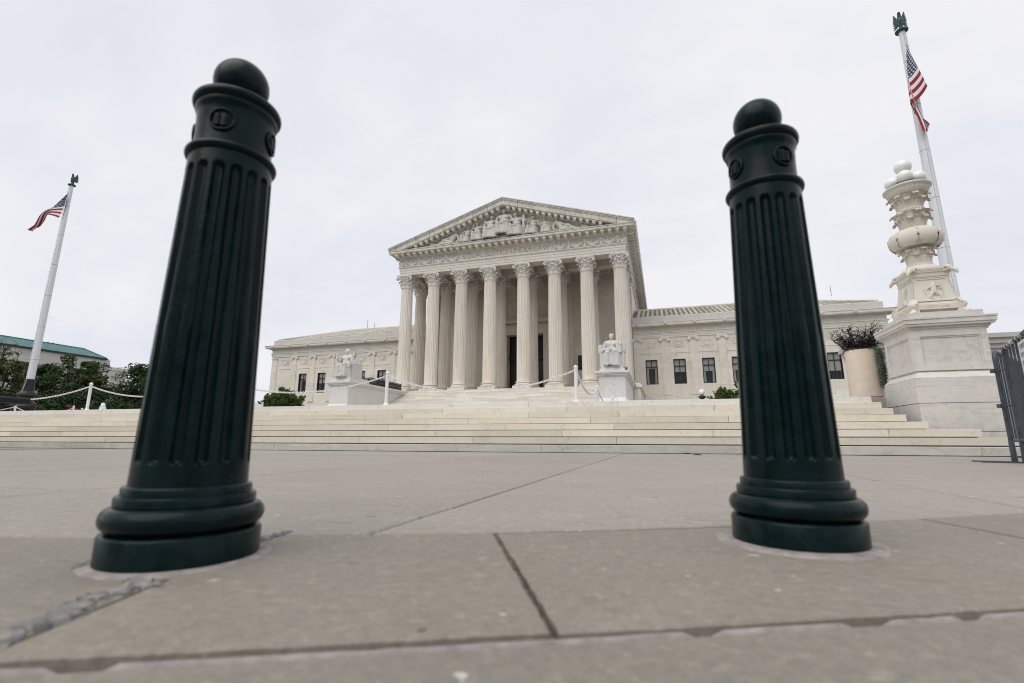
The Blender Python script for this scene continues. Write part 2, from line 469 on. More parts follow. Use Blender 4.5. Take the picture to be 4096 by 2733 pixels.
def leafm(name, a, b, c=None, tr=.15):
    m = NT(name); P = m.pos
    n = m.noise(P, .55, 5, .7); k = m.noise(P, 7, 3, .6)
    col = m.mix(m.ramp(n, .3, .7), a, b)
    if c: col = m.mix(m.ramp(m.noise(P, .8, 4, .7), .55, .75), col, c)
    col = m.mix(m.ramp(k, .3, .75, 0, .6), col, tuple(x*.4 for x in a))
    return m.done(col, .6, spec=.12)
M_leaf = leafm('leaf_dark_green', (.024,.052,.014), (.052,.090,.022), (.085,.105,.020))
M_leaf2 = leafm('leaf_deep_green', (.018,.040,.015), (.036,.066,.022))
M_leafy = leafm('leaf_olive_rust', (.042,.056,.014), (.080,.080,.018), (.10,.062,.015))
M_bush = leafm('bush_leaf', (.05,.085,.022), (.105,.15,.036), (.15,.155,.04))
M_purple = leafm('purple_grass', (.018,.012,.016), (.036,.024,.027), (.045,.024,.016))
M_trail = leafm('silver_trailing_leaf', (.12,.14,.11), (.22,.25,.20), (.20,.19,.03))
M_bark = simple('bark', (.06,.045,.03), .9, var=.3, scale=9)
M_redf = simple('red_flower', (.16,.010,.018), .6, var=.4)
M_water = NT('white_water').done((.80,.88,.92), .25)
M_blue = simple('flag_blue', (.016,.020,.10), .8, var=.08)
M_fred = simple('flag_red', (.27,.012,.022), .8, var=.08)
M_fwhite = simple('flag_white', (.74,.74,.75), .8, var=.04)
M_orange = simple('dead_leaf', (.22,.07,.03), .8)
M_blackcloth = simple('black_fabric', (.010,.010,.013), .8)
M_alu = simple('aluminium', (.55,.55,.52), .35, .6)
# ================================================================ GROUND, PAVEMENT
XC = -16.65
MB().box(-1500, 1500, -900, 2500, -.4, -.06).build('ground', M_asph, kind='structure', ang=0)
pav = MB().box(-60, 40, -6, 9.6, -.05, -.016).build('pavement', M_joint, kind='structure', ang=0)

def arc_hi(x):      # far edge of the bollard course
    return 1.385 + .515*x + .075*x*x if x > -2.6 else 1.385 - .515*2.6 + .075*6.76 + .125*(x+2.6)
def arc_lo(x):      # near edge (pale mortar line)
    return .665 + .478*x + .012*x*x
def slab(name, poly, mat, top=0.0, b=.006, d=.022, parent=pav, jit=.0015):
    """a paving slab: bevelled polygon, joints all round"""
    n = len(poly); cx = sum(p[0] for p in poly)/n; cy = sum(p[1] for p in poly)/n
    area = sum(poly[i][0]*poly[(i+1)%n][1]-poly[(i+1)%n][0]*poly[i][1] for i in range(n))
    if area < 0: poly = poly[::-1]
    top += random.uniform(-jit, jit)
    def inset(q):
        o = []
        for i in range(n):
            a, p, c = Vector(poly[i-1]), Vector(poly[i]), Vector(poly[(i+1) % n])
            d1 = (p-a); d2 = (c-p)
            n1 = Vector((-d1.y, d1.x)).normalized() if d1.length > 1e-7 else Vector((0,0))
            n2 = Vector((-d2.y, d2.x)).normalized() if d2.length > 1e-7 else n1
            nn = (n1+n2)
            nn = nn.normalized() if nn.length > 1e-6 else n1
            k = max(.5, nn.dot(n1))
            o.append(p+nn*(q/k))
        return o
    mb = MB(); A = inset(.0); B = inset(b)
    V = [(p.x,p.y,top-d) for p in A]+[(p.x,p.y,top-b*.7) for p in A]+[(p.x,p.y,top) for p in B]
    F = [tuple(range(2*n, 3*n))]
    for k in range(n):
        j = (k+1) % n
        F += [(k,j,n+j,n+k), (n+k,n+j,2*n+j,2*n+k)]
    mb.add(V, F)
    return put(name, mb.mesh(name, mat, (cx,cy,0), 0, False), (cx,cy,0), parent)
g = .004
xs = [-22.24,-20.42,-18.6,-16.8,-15.0,-13.19,-11.4,-9.62,-7.85,-6.08,-4.27,-2.46,-.685,1.15,2.97,4.8,6.6,8.4,10.2,12.0]
ys = [-1.6,-.3,1.545,3.40,5.20,7.0,9.6]
for i in range(len(xs)-1):
    for j in range(len(ys)-1):
        gl = .008 if ys[j] < 3 else .014; gh = .008 if ys[j+1] < 3 else .014
        x0, x1, y0, y1 = xs[i]+g*1.5, xs[i+1]-g*1.5, ys[j]+gl, ys[j+1]-gh
        N = 10
        X = [x0+(x1-x0)*k/N for k in range(N+1)]
        lo = [max(y0, arc_hi(x)+g) for x in X]
        if all(l >= y1-.02 for l in lo): continue
        if all(l == y0 for l in lo):
            poly = [(x0,y0),(x1,y0),(x1,y1),(x0,y1)]
        else:
            b = [(x, l) for x, l in zip(X, lo) if l < y1-.005]
            poly = b + [(b[-1][0], y1), (b[0][0], y1)]
        slab('paving_slab', poly, M_pave, b=.005)
# bollard course: slabs between the two arcs, radial joints
cuts = [(-9.5,-9.3),(-7.6,-7.4),(-5.8,-5.55),(-4.2,-3.9),(-2.5,-2.15),(-.885,-.685),(-.405,-.135),(.705,.915),(2.0,2.25),(3.4,3.7),(4.9,5.3)]   # (x at far edge, x at near edge)
for (a0,b0),(a1,b1) in zip(cuts[:-1], cuts[1:]):
    N = 8; jn = .0055
    hi = [(a0+jn+(a1-a0-2*jn)*k/N) for k in range(N+1)]; lo = [(b0+jn+(b1-b0-2*jn)*k/N) for k in range(N+1)]
    def jt(x, y, k=.0030): return (x+k*mnoise.noise(Vector((x*90, y*90, 2)))+k*.6*mnoise.noise(Vector((x*260, y*260, 5))), y+k*mnoise.noise(Vector((x*90, y*90, 8)))+k*.6*mnoise.noise(Vector((x*260, y*260, 9))))
    LO = [(lo[0]+(lo[-1]-lo[0])*k/60) for k in range(61)]
    e1 = [(lo[-1]+(hi[-1]-lo[-1])*k/24, (arc_lo(lo[-1])+.015)+((arc_hi(hi[-1])-g)-(arc_lo(lo[-1])+.015))*k/24) for k in range(1,24)]
    e0 = [(hi[0]+(lo[0]-hi[0])*k/24, (arc_hi(hi[0])-g)+((arc_lo(lo[0])+.015)-(arc_hi(hi[0])-g))*k/24) for k in range(1,24)]
    near = abs(a0) < 3
    poly = [(x, arc_lo(x)+.015) for x in LO] + e1 + [(x, arc_hi(x)-g*1.6) for x in reversed(hi)] + e0
    slab('kerb_slab', [jt(*q) for q in poly] if near else poly, M_pave2, b=.004)
# the near slab row on this side of the mortar line
for x0, x1 in ((-9,-4.6),(-4.6,-1.2),(-1.2,1.9),(1.9,5.5)):
    N = 10
    T = [(x0+g+(x1-x0-2*g)*k/N) for k in range(N+1)]
    slab('kerb_slab', [(x1-g+.3, arc_lo(x1)-2.1), (x0+g+.3, arc_lo(x0)-2.1)][::-1] + [(x, arc_lo(x)-.013) for x in reversed(T)], M_pave2, b=.007, top=-.002)
# pale mortar bead filling that line, broken here and there
mb = MB(); path = []
x = -7.0
rows = []
random.seed(3)
while x < 5:
    wv = mnoise.noise(Vector((x*9, 0, 0))); w2 = mnoise.noise(Vector((x*23, 4, 0)))
    wd = .0066 + .003*wv; h = -.0025+.002*w2
    if mnoise.noise(Vector((x*15, 7, 1))) > .30: wd *= .35; h -= .007
    y = arc_lo(x)-.0065+.002*mnoise.noise(Vector((x*40, 3, 3)))
    rows.append([(x+.45*wd, y-wd, h-.008), (x+.2*wd, y-wd*.6, h), (x-.1*wd, y+wd*.3, h+.0008), (x-.4*wd, y+wd, h-.008)])
    x += .016
mb.grid(rows); mb.build('mortar_line', M_mortar, pav, ang=180)
rows = []
for k in range(90):         # gritty fill in the joint that runs towards the viewer
    t = k/89; x = -.405+.27*t; y = arc_hi(-.405)+(arc_lo(-.135)-arc_hi(-.405))*t
    rows.append([(x+q*.0075, y+q*.003, -.0055+.0045*mnoise.noise(Vector((x*170, y*170, q*3)))-(.006 if abs(q) == 1 else 0)) for q in (-1,-.5,0,.5,1)])
mb = MB(); mb.grid(rows); mb.build('joint_fill', M_joint, pav, ang=180)
# mortar collars round the two bollards and the broken joint beside the left one
def collar(cx, cy, r, seed):
    mb = MB(); rows = []
    for k in range(65):
        a = 2*pi*k/64
        n = mnoise.noise(Vector((cos(a)*2.2+seed, sin(a)*2.2, seed)))*.010 + mnoise.noise(Vector((cos(a)*9, sin(a)*9, seed)))*.004
        R = r+n
        rows.append([(cx+cos(a)*q, cy+sin(a)*q, z) for q, z in ((.10,.0045),(.142,.0040),(R-.012,.0028),(R-.003,.0018),(R,-.004))])
    mb.grid(rows); return mb.build('mortar_collar', M_mortar, pav, ang=180)
BL, BR = (-.895,.764,0), (.2735,1.289,0)
collar(BL[0], BL[1], .156, 1.0); collar(BR[0], BR[1], .170, 5.0)
def patch(pts, h, seed):
    """a lump of broken mortar: irregular top over a ragged outline"""
    n = len(pts); cx = sum(p[0] for p in pts)/n; cy = sum(p[1] for p in pts)/n
    ring = []
    for i in range(n):
        a, b = pts[i], pts[(i+1) % n]
        for t in (0,.17,.33,.5,.67,.83):
            x = a[0]+(b[0]-a[0])*t; y = a[1]+(b[1]-a[1])*t
            d = mnoise.noise(Vector((x*75, y*75, seed)))*.007+mnoise.noise(Vector((x*210, y*210, seed)))*.004
            ring.append((x+d, y+d*.7))
    rows = []
    for k in range(len(ring)+1):
        x, y = ring[k % len(ring)]
        rows.append([(cx+(x-cx)*q, cy+(y-cy)*q, hz + (mnoise.noise(Vector((x*80*q, y*80*q, seed)))*.005 if 0 < q < 1 else 0)) for q, hz in ((0.0,h),(.35,h),(.65,h*.9),(.88,h*.7),(1.0,-.008))])
    mb = MB(); mb.grid(rows); return mb.build('mortar_patch', M_patch, pav, ang=60)
random.seed(23)
def ragged(cx, cy, rx, ry, n=9):
    return [(cx+rx*cos(2*pi*k/n)*random.uniform(.6,1.15), cy+ry*sin(2*pi*k/n)*random.uniform(.6,1.15)) for k in range(n)]
JA, JB = Vector((-.790,.60)), Vector((-.668,.28))
for k in range(11):
    t = k/10; c = JA.lerp(JB, t); s = random.uniform(.75,1.2)
    patch(ragged(c.x+random.uniform(-.010,.006), c.y, 0.024*s, .024*s), random.uniform(.003,.009), 1+k)
for k in range(3): patch(ragged(-.805+.024*k, .610-.003*k, .018, .012), random.uniform(.003,.007), 20+k)
for k in range(6): patch(ragged(-.868-.003*k+random.uniform(-.012,.012), .925+.022*k, .014, .014), random.uniform(.002,.006), 30+k)
patch([(-1.03,.66),(-1.0,.70),(-.97,.665),(-.985,.635)], .006, 6)
# a few leaves and bits of grit on the paving
def leaf_litter(name, x, y, s, rz, mat, label, z=.002):
    mb = MB(); rows = []
    for i in range(7):
        t = i/6; wd = s*.34*sin(pi*min(.97,t*.93+.05))
        rows.append([((t-.5)*s, wd*q, .10*s*abs(q)+.22*s*t*(1-t)+.0015) for q in (-1,-.5,0,.5,1)])
    mb.grid(rows)
    mb.tube([(-.75*s,.02*s,.003),(-.5*s,0,.003)], .012*s, 4)
    o = mb.build(name, mat, ang=180); o.location = (x,y,z); o.rotation_euler = (0,0,rz)
    return tag(o, label, 'leaf')
leaf_litter('dead_leaf', .355, 8.98, .115, .2, M_orange, 'rust red dead leaf lying against the foot of the marble steps')
leaf_litter('dead_leaf', .48, 8.2, .11, -.1, M_bark, 'thin brown dead leaf on the paving just before the steps')

# ================================================================ FRONT STEPS
STEP_A = math.atan(.046)
steps = put('front_steps', None, (0, 9.1, 0)); steps['kind'] = 'structure'
steps.rotation_euler = (0, 0, STEP_A)
RZ, TR = .14, .337
random.seed(11)
def step_block(u0, u1, i, mat, top=False):
    z0, z1 = i*RZ, (i+1)*RZ
    dep = .95 if top else .42
    lp = .021 if i else .010
    c = .004 + random.random()*.003
    jv = random.uniform(-.0025, .0025)
    pr = [(.11,z0+.001),(.11,z0+lp),(0,z0+lp),(0,z1-c),(c*1.3,z1),(dep,z1),(dep,z0+.001)]
    mb = MB().prism(pr, -(u1-u0)/2+.0035, (u1-u0)/2-.0035, 'x')
    o = put('step_block', mb.mesh('step_block', mat, ang=0), (0,0,0))
    o.parent = steps; o.location = ((u0+u1)/2, i*TR+jv, 0)
    return o
joints = {0:[-25,-20.2,-15.85,-12.6,-8.03,-5.6,-2.2,1.6,4.6,6.05,6.2,9.0,12], 1:[-25,-22.3,-18.7,-13.3,-9.8,-6.2,-3.65,-.83,2.3,5.6,8.6,12],
 2:[-25,-21.4,-17.2,-15.3,-11.2,-7.15,-4.6,-1.9,.9,3.7,5.02], 3:[-25,-22.0,-19.8,-16.0,-12.4,-9.3,-5.9,-3.15,-.9,1.9,4.46],
 4:[-25,-23.0,-20.9,-17.6,-14.0,-10.0,-6.7,-4.1,-1.4,1.3,4.30], 5:[-25,-22.2,-19.5,-15.4,-11.9,-8.7,-5.9,-2.8,-.82,2.2,4.26],
 6:[-25,-21.8,-20.7,-17.0,-13.5,-10.0,-7.6,-5.02,-2.0,1.15,4.22], 7:[-26,-22.9,-17.5,-13.0,-9.0,-6.95,-2.95,-.86,2.2,4.20]}
for i in range(8):
    J = joints[i]
    for a, b in zip(J[:-1], J[1:]):
        step_block(a, b, i, M_stepg if i == 0 else M_stepw if i == 7 else M_step, i == 7)
core = MB()
for i in range(8):
    core.box(-26, 4.15 if i > 2 else 5.0 if i == 2 else 12, i*TR+.125, 8*TR+.3, i*RZ-.1 if i == 0 else i*RZ-.02, (i+1)*RZ-.02)
o = put('step_core', core.mesh('step_core', M_dark, ang=0)); o.parent = steps

# plaza behind the top step, lawn beyond it
MB().prism([(-26,10.75),(4.1,12.15),(4.1,12.0),(30,12.0),(30,62),(-62,62),(-62,10.75)], .2, 1.116, 'z').build('plaza', M_plaza, kind='structure', ang=0)
MB().prism([(-62,-6),(-40,8),(-26.5,9.0),(-26.5,10.7),(-61.9,10.7),(-61.9,61.9),(-40,130),(-420,230),(-420,-6)], .1, 1.10, 'z').build('lawn', M_grass, kind='structure', ang=0)

# ================================================================ COURTHOUSE
CW = thing('courthouse', 'white marble temple fronted courthouse with columned portico and carved pediment', 'building', (XC, 52, 1.12))
CX = [XC-13.06, XC-9.4, XC-5.72, XC-2.04, XC+2.04, XC+5.72, XC+9.4, XC+13.06]
FZ, AZ, KZ = 5.76, 18.75, 20.35     # floor, astragal, architrave underside
# --- grand staircase and podium
NS = 33
pr = [(50.75, 1.0)]
for i in range(NS):
    y = 50.75-(NS-1-i)*.36
    pass
pts = []
for i in range(NS):
    z = 1.12+(i+1)*(FZ-1.12)/NS; y = 50.75-(NS-i)*.36
    zp = 1.12+i*(FZ-1.12)/NS
    pts += [(y, zp), (y, z-.012), (y-.0, z)]
pts += [(51.0, FZ), (51.0, 1.0), (pts[0][0], 1.0)]
MB().prism([(p[0]+.03 if p[1] < FZ-.01 else p[0]+.03, p[1]-.025) for p in pts], -28.0, -4.7, 'x').build('grand_stair', M_stair, CW, ang=0)
rs = random.Random(31)
for i in range(NS-15, NS):
    hstep = (FZ-1.12)/NS; y = 50.75-(NS-i)*.36; zt = 1.12+(i+1)*hstep; x = -27.99
    while x < -4.72:
        e = min(-4.71, x+rs.uniform(1.7,3.1))
        if -4.71-e < .8: e = -4.71
        MB().prism([(y+.02,zt-hstep-.03),(y+.02,zt-hstep+.02),(y,zt-hstep+.02),(y,zt-.008),(y+.01,zt),(y+.40,zt),(y+.40,zt-hstep-.03)], x+.006, e-.006, 'x').build('stair_block', M_sblk, CW, org=((x+e)/2,y,zt), ang=0)
        x = e
pod = MB()
pod.box(-31.6, -28.05, 49.0, 60, 1.1, FZ); pod.box(-4.65, -1.95, 49.0, 60, 1.1, FZ)
pod.box(-28.0, -4.7, 50.9, 62.5, FZ-.6, FZ-.003)
pod.box(-31.8, -28.1, 48.85, 60, FZ-.42, FZ-.12); pod.box(-4.6, -1.75, 48.85, 60, FZ-.42, FZ-.12)
pod.box(-31.75, -28.08, 48.9, 60, 1.1, 1.7); pod.box(-4.62, -1.8, 48.9, 60, 1.1, 1.7)
pod.build('podium', M_wall, CW, ang=0)
# --- columns
def col_shaft():
    mb = MB(); n = 24; seg = 6
    prof = [(.80,0),(.80,.06),(.775,.10),(.772,.5),(.768,3.0),(.758,5.5),(.738,8.0),(.712,10.2),(.692,11.7),(.688,12.02),(.70,12.06),(.70,12.1)]
    V = []; F = []; N = n*seg
    for idx, (r, z) in enumerate(prof):
        fl = .0 if idx < 3 or idx > 8 else 1.0
        for k in range(N):
            t = (k % seg)/seg; a = 2*pi*k/N
            d = 0 if t == 0 else .062*sin(pi*(t))**.7*fl
            V.append(((r-d)*cos(a), (r-d)*sin(a), z))
    for i in range(len(prof)-1):
        for k in range(N):
            j = (k+1) % N
            F.append((i*N+k, i*N+j, (i+1)*N+j, (i+1)*N+k))
    mb.add(V, F)
    mb.lathe([(.70,12.05),(.755,12.07),(.775,12.13),(.755,12.19),(.66,12.21)], 40)
    return mb.mesh('column_shaft', M_col, ang=30)
def col_base():
    mb = MB(); mb.box(-1.02,1.02,-1.02,1.02,0,.36)
    P = [(.80,.36)]
    for k in range(9): a = -pi/2+pi*k/8; P.append((.90+.12*cos(a), .48+.12*sin(a)))
    P += [(.86,.615),(.83,.66),(.85,.70)]
    for k in range(7): a = -pi/2+pi*k/6; P.append((.86+.075*cos(a), .775+.075*sin(a)))
    P += [(.80,.86),(.80,.90)]
    mb.lathe(P, 40); return mb.mesh('column_base', M_col, ang=35)
def leaf_strip(mb, a, r0, z0, h, wd, curl, flare, n=8):
    """an acanthus leaf: rises along the bell and rolls over outwards"""
    path = []
    for i in range(n+1):
        t = i/n
        if t < .68:
            q = t/.68; r = r0+flare*q*q+.03; z = z0+h*q
        else:
            q = (t-.68)/.32; an = q*pi*1.15
            r = r0+flare+.03+curl*(1-cos(an)); z = z0+h+curl*.9*sin(an)
        wdt = wd*(.72+.55*sin(pi*min(1,t*1.05)*.9)) * (1 if t < .8 else 1-.65*(t-.8)/.2)
        path.append((r, z, wdt))
    rows = []
    for i, (r, z, wdt) in enumerate(path):
        jag = 1+.16*(-1 if i % 2 else 1)
        row = []
        for q, off in ((-1,-.035),(-.55,.02),(-.18,.012),(0,.05),(.18,.012),(.55,.02),(1,-.035)):
            wq = wdt*q*(jag if abs(q) == 1 else 1)
            rr = r+off
            row.append((rr*cos(a)-wq*sin(a), rr*sin(a)+wq*cos(a), z))
        rows.append(row)
    mb.grid(rows)
    rb = [[((Vector(p)-Vector((cos(a),sin(a),0))*.05)) for p in row] for row in rows]
    mb.grid(rb)
def spiral(mb, c, dr, r0, r1, turns, th, n=22, up=1):
    """volute scroll in the vertical plane through direction dr"""
    P = []; R = []
    for i in range(n+1):
        t = i/n; a = pi/2 - turns*2*pi*t; r = r0+(r1-r0)*t
        P.append((c[0]+dr[0]*r*cos(a), c[1]+dr[1]*r*cos(a), c[2]+up*r*sin(a))); R.append(th*(1-.45*t))
    mb.tube(P, R, 6)
def capital():
    mb = MB(); H = 1.60
    mb.lathe([(.64,0),(.645,.35),(.655,.7),(.69,1.0),(.76,1.22),(.84,1.34),(.70,1.36)], 28)
    for k in range(8): leaf_strip(mb, 2*pi*k/8, .66, .02, .40, .21, .115, .07)
    for k in range(8): leaf_strip(mb, 2*pi*(k+.5)/8, .67, .05, .74, .22, .14, .13)
    for k in range(4):
        a = pi/4+k*pi/2; d = (cos(a), sin(a))
        # corner stems rising into big volutes
        for s in (-1, 1):
            a2 = a+s*.42
            P = []
            for i in range(9):
                t = i/8; aa = a2+(a-a2)*(t**1.5)+s*.02; r = .74+.50*t**1.6
                P.append((r*cos(aa), r*sin(aa), .62+.72*sin(t*pi/2)))
            mb.tube(P, [.075-.03*i/8 for i in range(9)], 6)
            off = (-d[1]*s*.05, d[0]*s*.05)
            spiral(mb, (1.22*d[0]+off[0], 1.22*d[1]+off[1], 1.13), d, .22, .03, 1.5, .06)
        mb.ell((1.25*d[0], 1.25*d[1], 1.13), .11, .11, .14, 8, 6)
        leaf_strip(mb, a, .78, .86, .22, .13, .07, .20, 6)
        # inner helices and the fleuron on each face
        b = k*pi/2; e = (cos(b), sin(b)); tng = (-sin(b), cos(b))
        for s in (-1, 1):
            spiral(mb, (.84*e[0]+tng[0]*.15*s, .84*e[1]+tng[1]*.15*s, 1.16), (tng[0]*s, tng[1]*s), .12, .025, 1.3, .035, 16)
        mb.ell((.90*e[0], .90*e[1], 1.46), .15, .15, .16, 8, 6)
        mb.ell((.93*e[0], .93*e[1], 1.02), .12, .12, .10, 8, 6)
    # abacus with concave sides
    def ring(sc_, z):
        P = []
        for k in range(4):
            a = pi/4+k*pi/2; a1 = a+pi/2
            c0 = Vector((cos(a), sin(a)))*1.40*sc_; c1 = Vector((cos(a1), sin(a1)))*1.40*sc_
            t = (c1-c0).normalized(); mid = Vector((cos(a+pi/4), sin(a+pi/4)))
            P.append(c0+t*.10)
            for q in (.2,.35,.5,.65,.8):
                p = c0+(c1-c0)*q; P.append(p-mid*.17*(1-(2*q-1)**2))
            P.append(c1-t*.10)
        return [(p.x, p.y, z) for p in P]
    R = [ring(.93,1.36), ring(.95,1.44), ring(.99,1.47), ring(1.0,1.60)]
    n = len(R[0]); V = [q for r in R for q in r]; F = [tuple(range(n-1,-1,-1)), tuple(range(3*n,4*n))]
    for i in range(3):
        for k in range(n):
            j = (k+1) % n; F.append((i*n+k, i*n+j, (i+1)*n+j, (i+1)*n+k))
    mb.add(V, F)
    return mb.mesh('capital', M_carve, ang=40, fix=False)
ME_sh, ME_ba, ME_ca = col_shaft(), col_base(), capital()
def column(x, y, z=FZ):
    c = put('column', ME_sh, (x, y, z+.88), CW, rz=pi/24)
    for nm, me, dz in (('column_base', ME_ba, -.88), ('capital', ME_ca, AZ-FZ-.88-.02)):
        o = put(nm, me); o.parent = c; o.location = (0,0,dz); o.rotation_euler = (0,0,-pi/24)
    return c
for x in CX: column(x, 52.0)
for x in CX: column(x, 55.7)
# --- entablature: fasciae, frieze, bed mould; front, the two returns
xl, xr = XC-13.06-.72, XC+13.06+.72
ent = MB()
def course(mb, y0, x0, x1, z0, z1, yb=92):
    """one course going round the front and both sides of the temple block"""
    mb.box(x0, x1, y0, y0+1.4, z0, z1)
    mb.box(x0, x0+1.4, y0+1.4, yb, z0, z1); mb.box(x1-1.4, x1, y0+1.4, yb, z0, z1)
for d, z0, z1 in ((.0,20.35,20.62),(.035,20.62,20.95),(.07,20.95,21.24),(.13,21.24,21.32),(.19,21.32,21.42)):
    course(ent, 51.3-d, xl-d, xr+d, z0, z1)
ent.build('architrave', M_trim, CW, ang=0)
fr = MB(); course(fr, 51.3, xl, xr, 21.42, 22.47); fr.build('frieze', M_trim, CW, ang=0)
bd = MB()
for d, z0, z1 in ((.10,22.47,22.53),(.20,22.53,22.60)): course(bd, 51.3-d, xl-d, xr+d, z0, z1)
course(bd, 51.3-.26, xl-.26, xr+.26, 22.60, 22.92)
bd.build('bed_mould', M_trim, CW, ang=0)
co = MB()
course(co, 50.22, xl-1.08, xr+1.08, 22.92, 23.20); course(co, 50.16, xl-1.14, xr+1.14, 23.20, 23.26)
co.build('corona', M_rake, CW, ang=0)
# modillions under the corona
def modil():
    return MB().prism([(0,0),(-.74,0),(-.74,.10),(-.66,.24),(-.5,.25),(-.3,.2),(0,.31)][::-1], -.17, .17, 'x').mesh('modillion', M_trim, ang=0)
def modil2():
    mb = MB(); mb.box(-.19,.19,-.72,0,.22,.32)
    mb.prism([(0,.0),(-.55,.0),(-.68,.07),(-.68,.22),(0,.22)], -.17, .17, 'x')
    return mb.mesh('modillion', M_trim, ang=0)
ME_mo = modil2()
n = 35
for k in range(n): put('modillion', ME_mo, (xl-.1+(xr-xl+.2)*k/(n-1), 51.04, 22.598), CW)
for k in range(41): put('modillion', ME_mo, (xr+.26, 51.9+k*.815, 22.598), CW, rz=pi/2)
for k in range(12): put('modillion', ME_mo, (xl-.26, 51.9+k*.98, 22.598), CW, rz=-pi/2)
# inscription panel and letters (stroke-built roman capitals)
pn = MB()
for x0, x1, z0, z1 in ((-22.44,-10.96,22.40,22.45),(-22.44,-10.96,21.46,21.50),(-22.44,-22.36,21.50,22.40),(-11.04,-10.96,21.50,22.40)):
    pn.box(x0, x1, 51.255, 51.3, z0, z1)
pn.build('inscription_panel', M_trim, CW, ang=0)
def arcp(cx, cz, rx, rz, a0, a1, n=12): return [(cx+rx*cos(radians(a0+(a1-a0)*k/n)), cz+rz*sin(radians(a0+(a1-a0)*k/n))) for k in range(n+1)]
GL = {  # width, strokes in a unit-high box
 'E': (.55, [[(.05,0),(.05,1)], [(.05,1),(.5,1)], [(.05,.52),(.42,.52)], [(.05,0),(.52,0)]]),
 'Q': (.95, [arcp(.45,.5,.43,.5,0,360,20), [(.5,.05),(.95,-.22)]]),
 'U': (.78, [[(.06,1),(.06,.32)]+arcp(.38,.32,.32,.32,180,360)+[(.70,1)]]),
 'A': (.82, [[(.02,0),(.41,1),(.80,0)], [(.18,.38),(.64,.38)]]),
 'L': (.52, [[(.05,1),(.05,0),(.5,0)]]),
 'J': (.30, [[(.2,1),(.2,.05)]+arcp(.02,.05,.18,.22,0,-90,6)]),
 'S': (.52, [arcp(.27,.75,.2,.25,30,250,10)+arcp(.27,.26,.21,.26,80,-150,10)]),
 'T': (.72, [[(.02,1),(.70,1)], [(.36,1),(.36,0)]]),
 'I': (.18, [[(.09,0),(.09,1)]]),
 'C': (.78, [arcp(.45,.5,.42,.5,50,310,16)]),
 'N': (.84, [[(.06,0),(.06,1),(.76,0),(.76,1)]]),
 'D': (.80, [[(.05,0),(.05,1),(.3,1)]+arcp(.3,.5,.45,.5,90,-90,12)+[(.05,0)]]),
 'R': (.64, [[(.05,0),(.05,1),(.28,1)]+arcp(.28,.76,.25,.24,90,-90,8)+[(.05,.52)], [(.28,.52),(.62,0)]]),
 'W': (1.15, [[(.02,1),(.3,0),(.57,.95),(.84,0),(1.12,1)]]),
 '·': (.22, [[(.08,.5),(.12,.5)]])}
TXT = '·EQUAL·JUSTICE·UNDER·LAW·'
Hh = .56; gap = .135
wid = sum(GL[c][0] for c in TXT)+gap*(len(TXT)-1)/1.0
sx = 10.95/wid; px = -22.12
for ch in TXT:
    wd, st = GL[ch]; mb = MB()
    for s in st:
        P = [(px+p[0]*sx, 21.68+p[1]*Hh) for p in s]
        for (ax, az), (bx, bz) in zip(P[:-1], P[1:]):
            d = Vector((bx-ax, bz-az)); L_ = d.length
            if L_ < 1e-6: continue
            d /= L_; nrm = Vector((-d.y, d.x))*(.026 if ch != '·' else .04); e = d*.012
            q = [(ax-e.x+nrm.x, az-e.y+nrm.y), (bx+e.x+nrm.x, bz+e.y+nrm.y), (bx+e.x-nrm.x, bz+e.y-nrm.y), (ax-e.x-nrm.x, az-e.y-nrm.y)]
            mb.prism(q, 51.285, 51.303, 'y')
    mb.build('letter', M_inscr, CW, org=(px, 51.3, 21.68), ang=0)
    px += (wd+gap)*sx
# frieze carvings: garland swags between torches
def swag():
    mb = MB(); random.seed(5)
    for k in range(15):
        t = k/14; x = (t-.5)*1.24; z = -.28-.42*(1-(2*t-1)**2)+.38*0
        r = .13+.09*(1-(2*t-1)**2)
        mb.ell((x, -.05, z+.30), r, .14, r, 7, 5)
    for k in range(26):
        t = random.random(); x = (t-.5)*1.15; z = -.02-.44*(1-(2*t-1)**2)+random.uniform(-.1,.1)
        mb.ell((x, -.18, z), .065, .06, .065, 5, 4)
    spiral(mb, (0,-.07,.24), (1,0), .17, .17, 1.0, .035, 14); mb.ell((0,-.06,.24), .09, .07, .09, 7, 5)
    for s in (-1, 1):
        spiral(mb, (s*.40,-.06,.30), (s,0), .12, .03, 1.3, .03, 14)
        mb.tube([(s*.62,-.05,.42),(s*.66,-.07,.2),(s*.60,-.06,0),(s*.64,-.05,-.25),(s*.58,-.05,-.42)], .035, 5)
    return mb.mesh('frieze_swag', M_carve, ang=60)
def torch():
    mb = MB()
    mb.lathe([(.17,-.45),(.17,-.38),(.12,-.30),(.13,-.1),(.09,.05),(.10,.2),(.18,.3),(.15,.45)], 10, squash=.8)
    for s in (-1, 1): mb.tube([(s*.16,-.03,.4),(s*.13,-.05,.15),(s*.17,-.05,-.1),(s*.2,-.04,-.4)], .03, 5)
    return mb.mesh('frieze_torch', M_carve, ang=60)
ME_sw, ME_to = swag(), torch()
sp = 1.83
for s in (-1, 1):
    for k in range(4):
        put('frieze_swag', ME_sw, (XC+s*(6.62+k*sp), 51.30, 21.95), CW)
        put('frieze_torch', ME_to, (XC+s*(6.62+(k+.5)*sp), 51.30, 21.95), CW)
    put('frieze_swag', ME_sw, (XC+s*(6.62+4*sp-.40), 51.30, 21.95), CW, scale=(.62,1,1))
for k in range(10):
    put('frieze_swag', ME_sw, (xr, 52.2+k*1.83, 21.95), CW, rz=pi/2); put('frieze_torch', ME_to, (xr, 53.1+k*1.83, 21.95), CW, rz=pi/2)
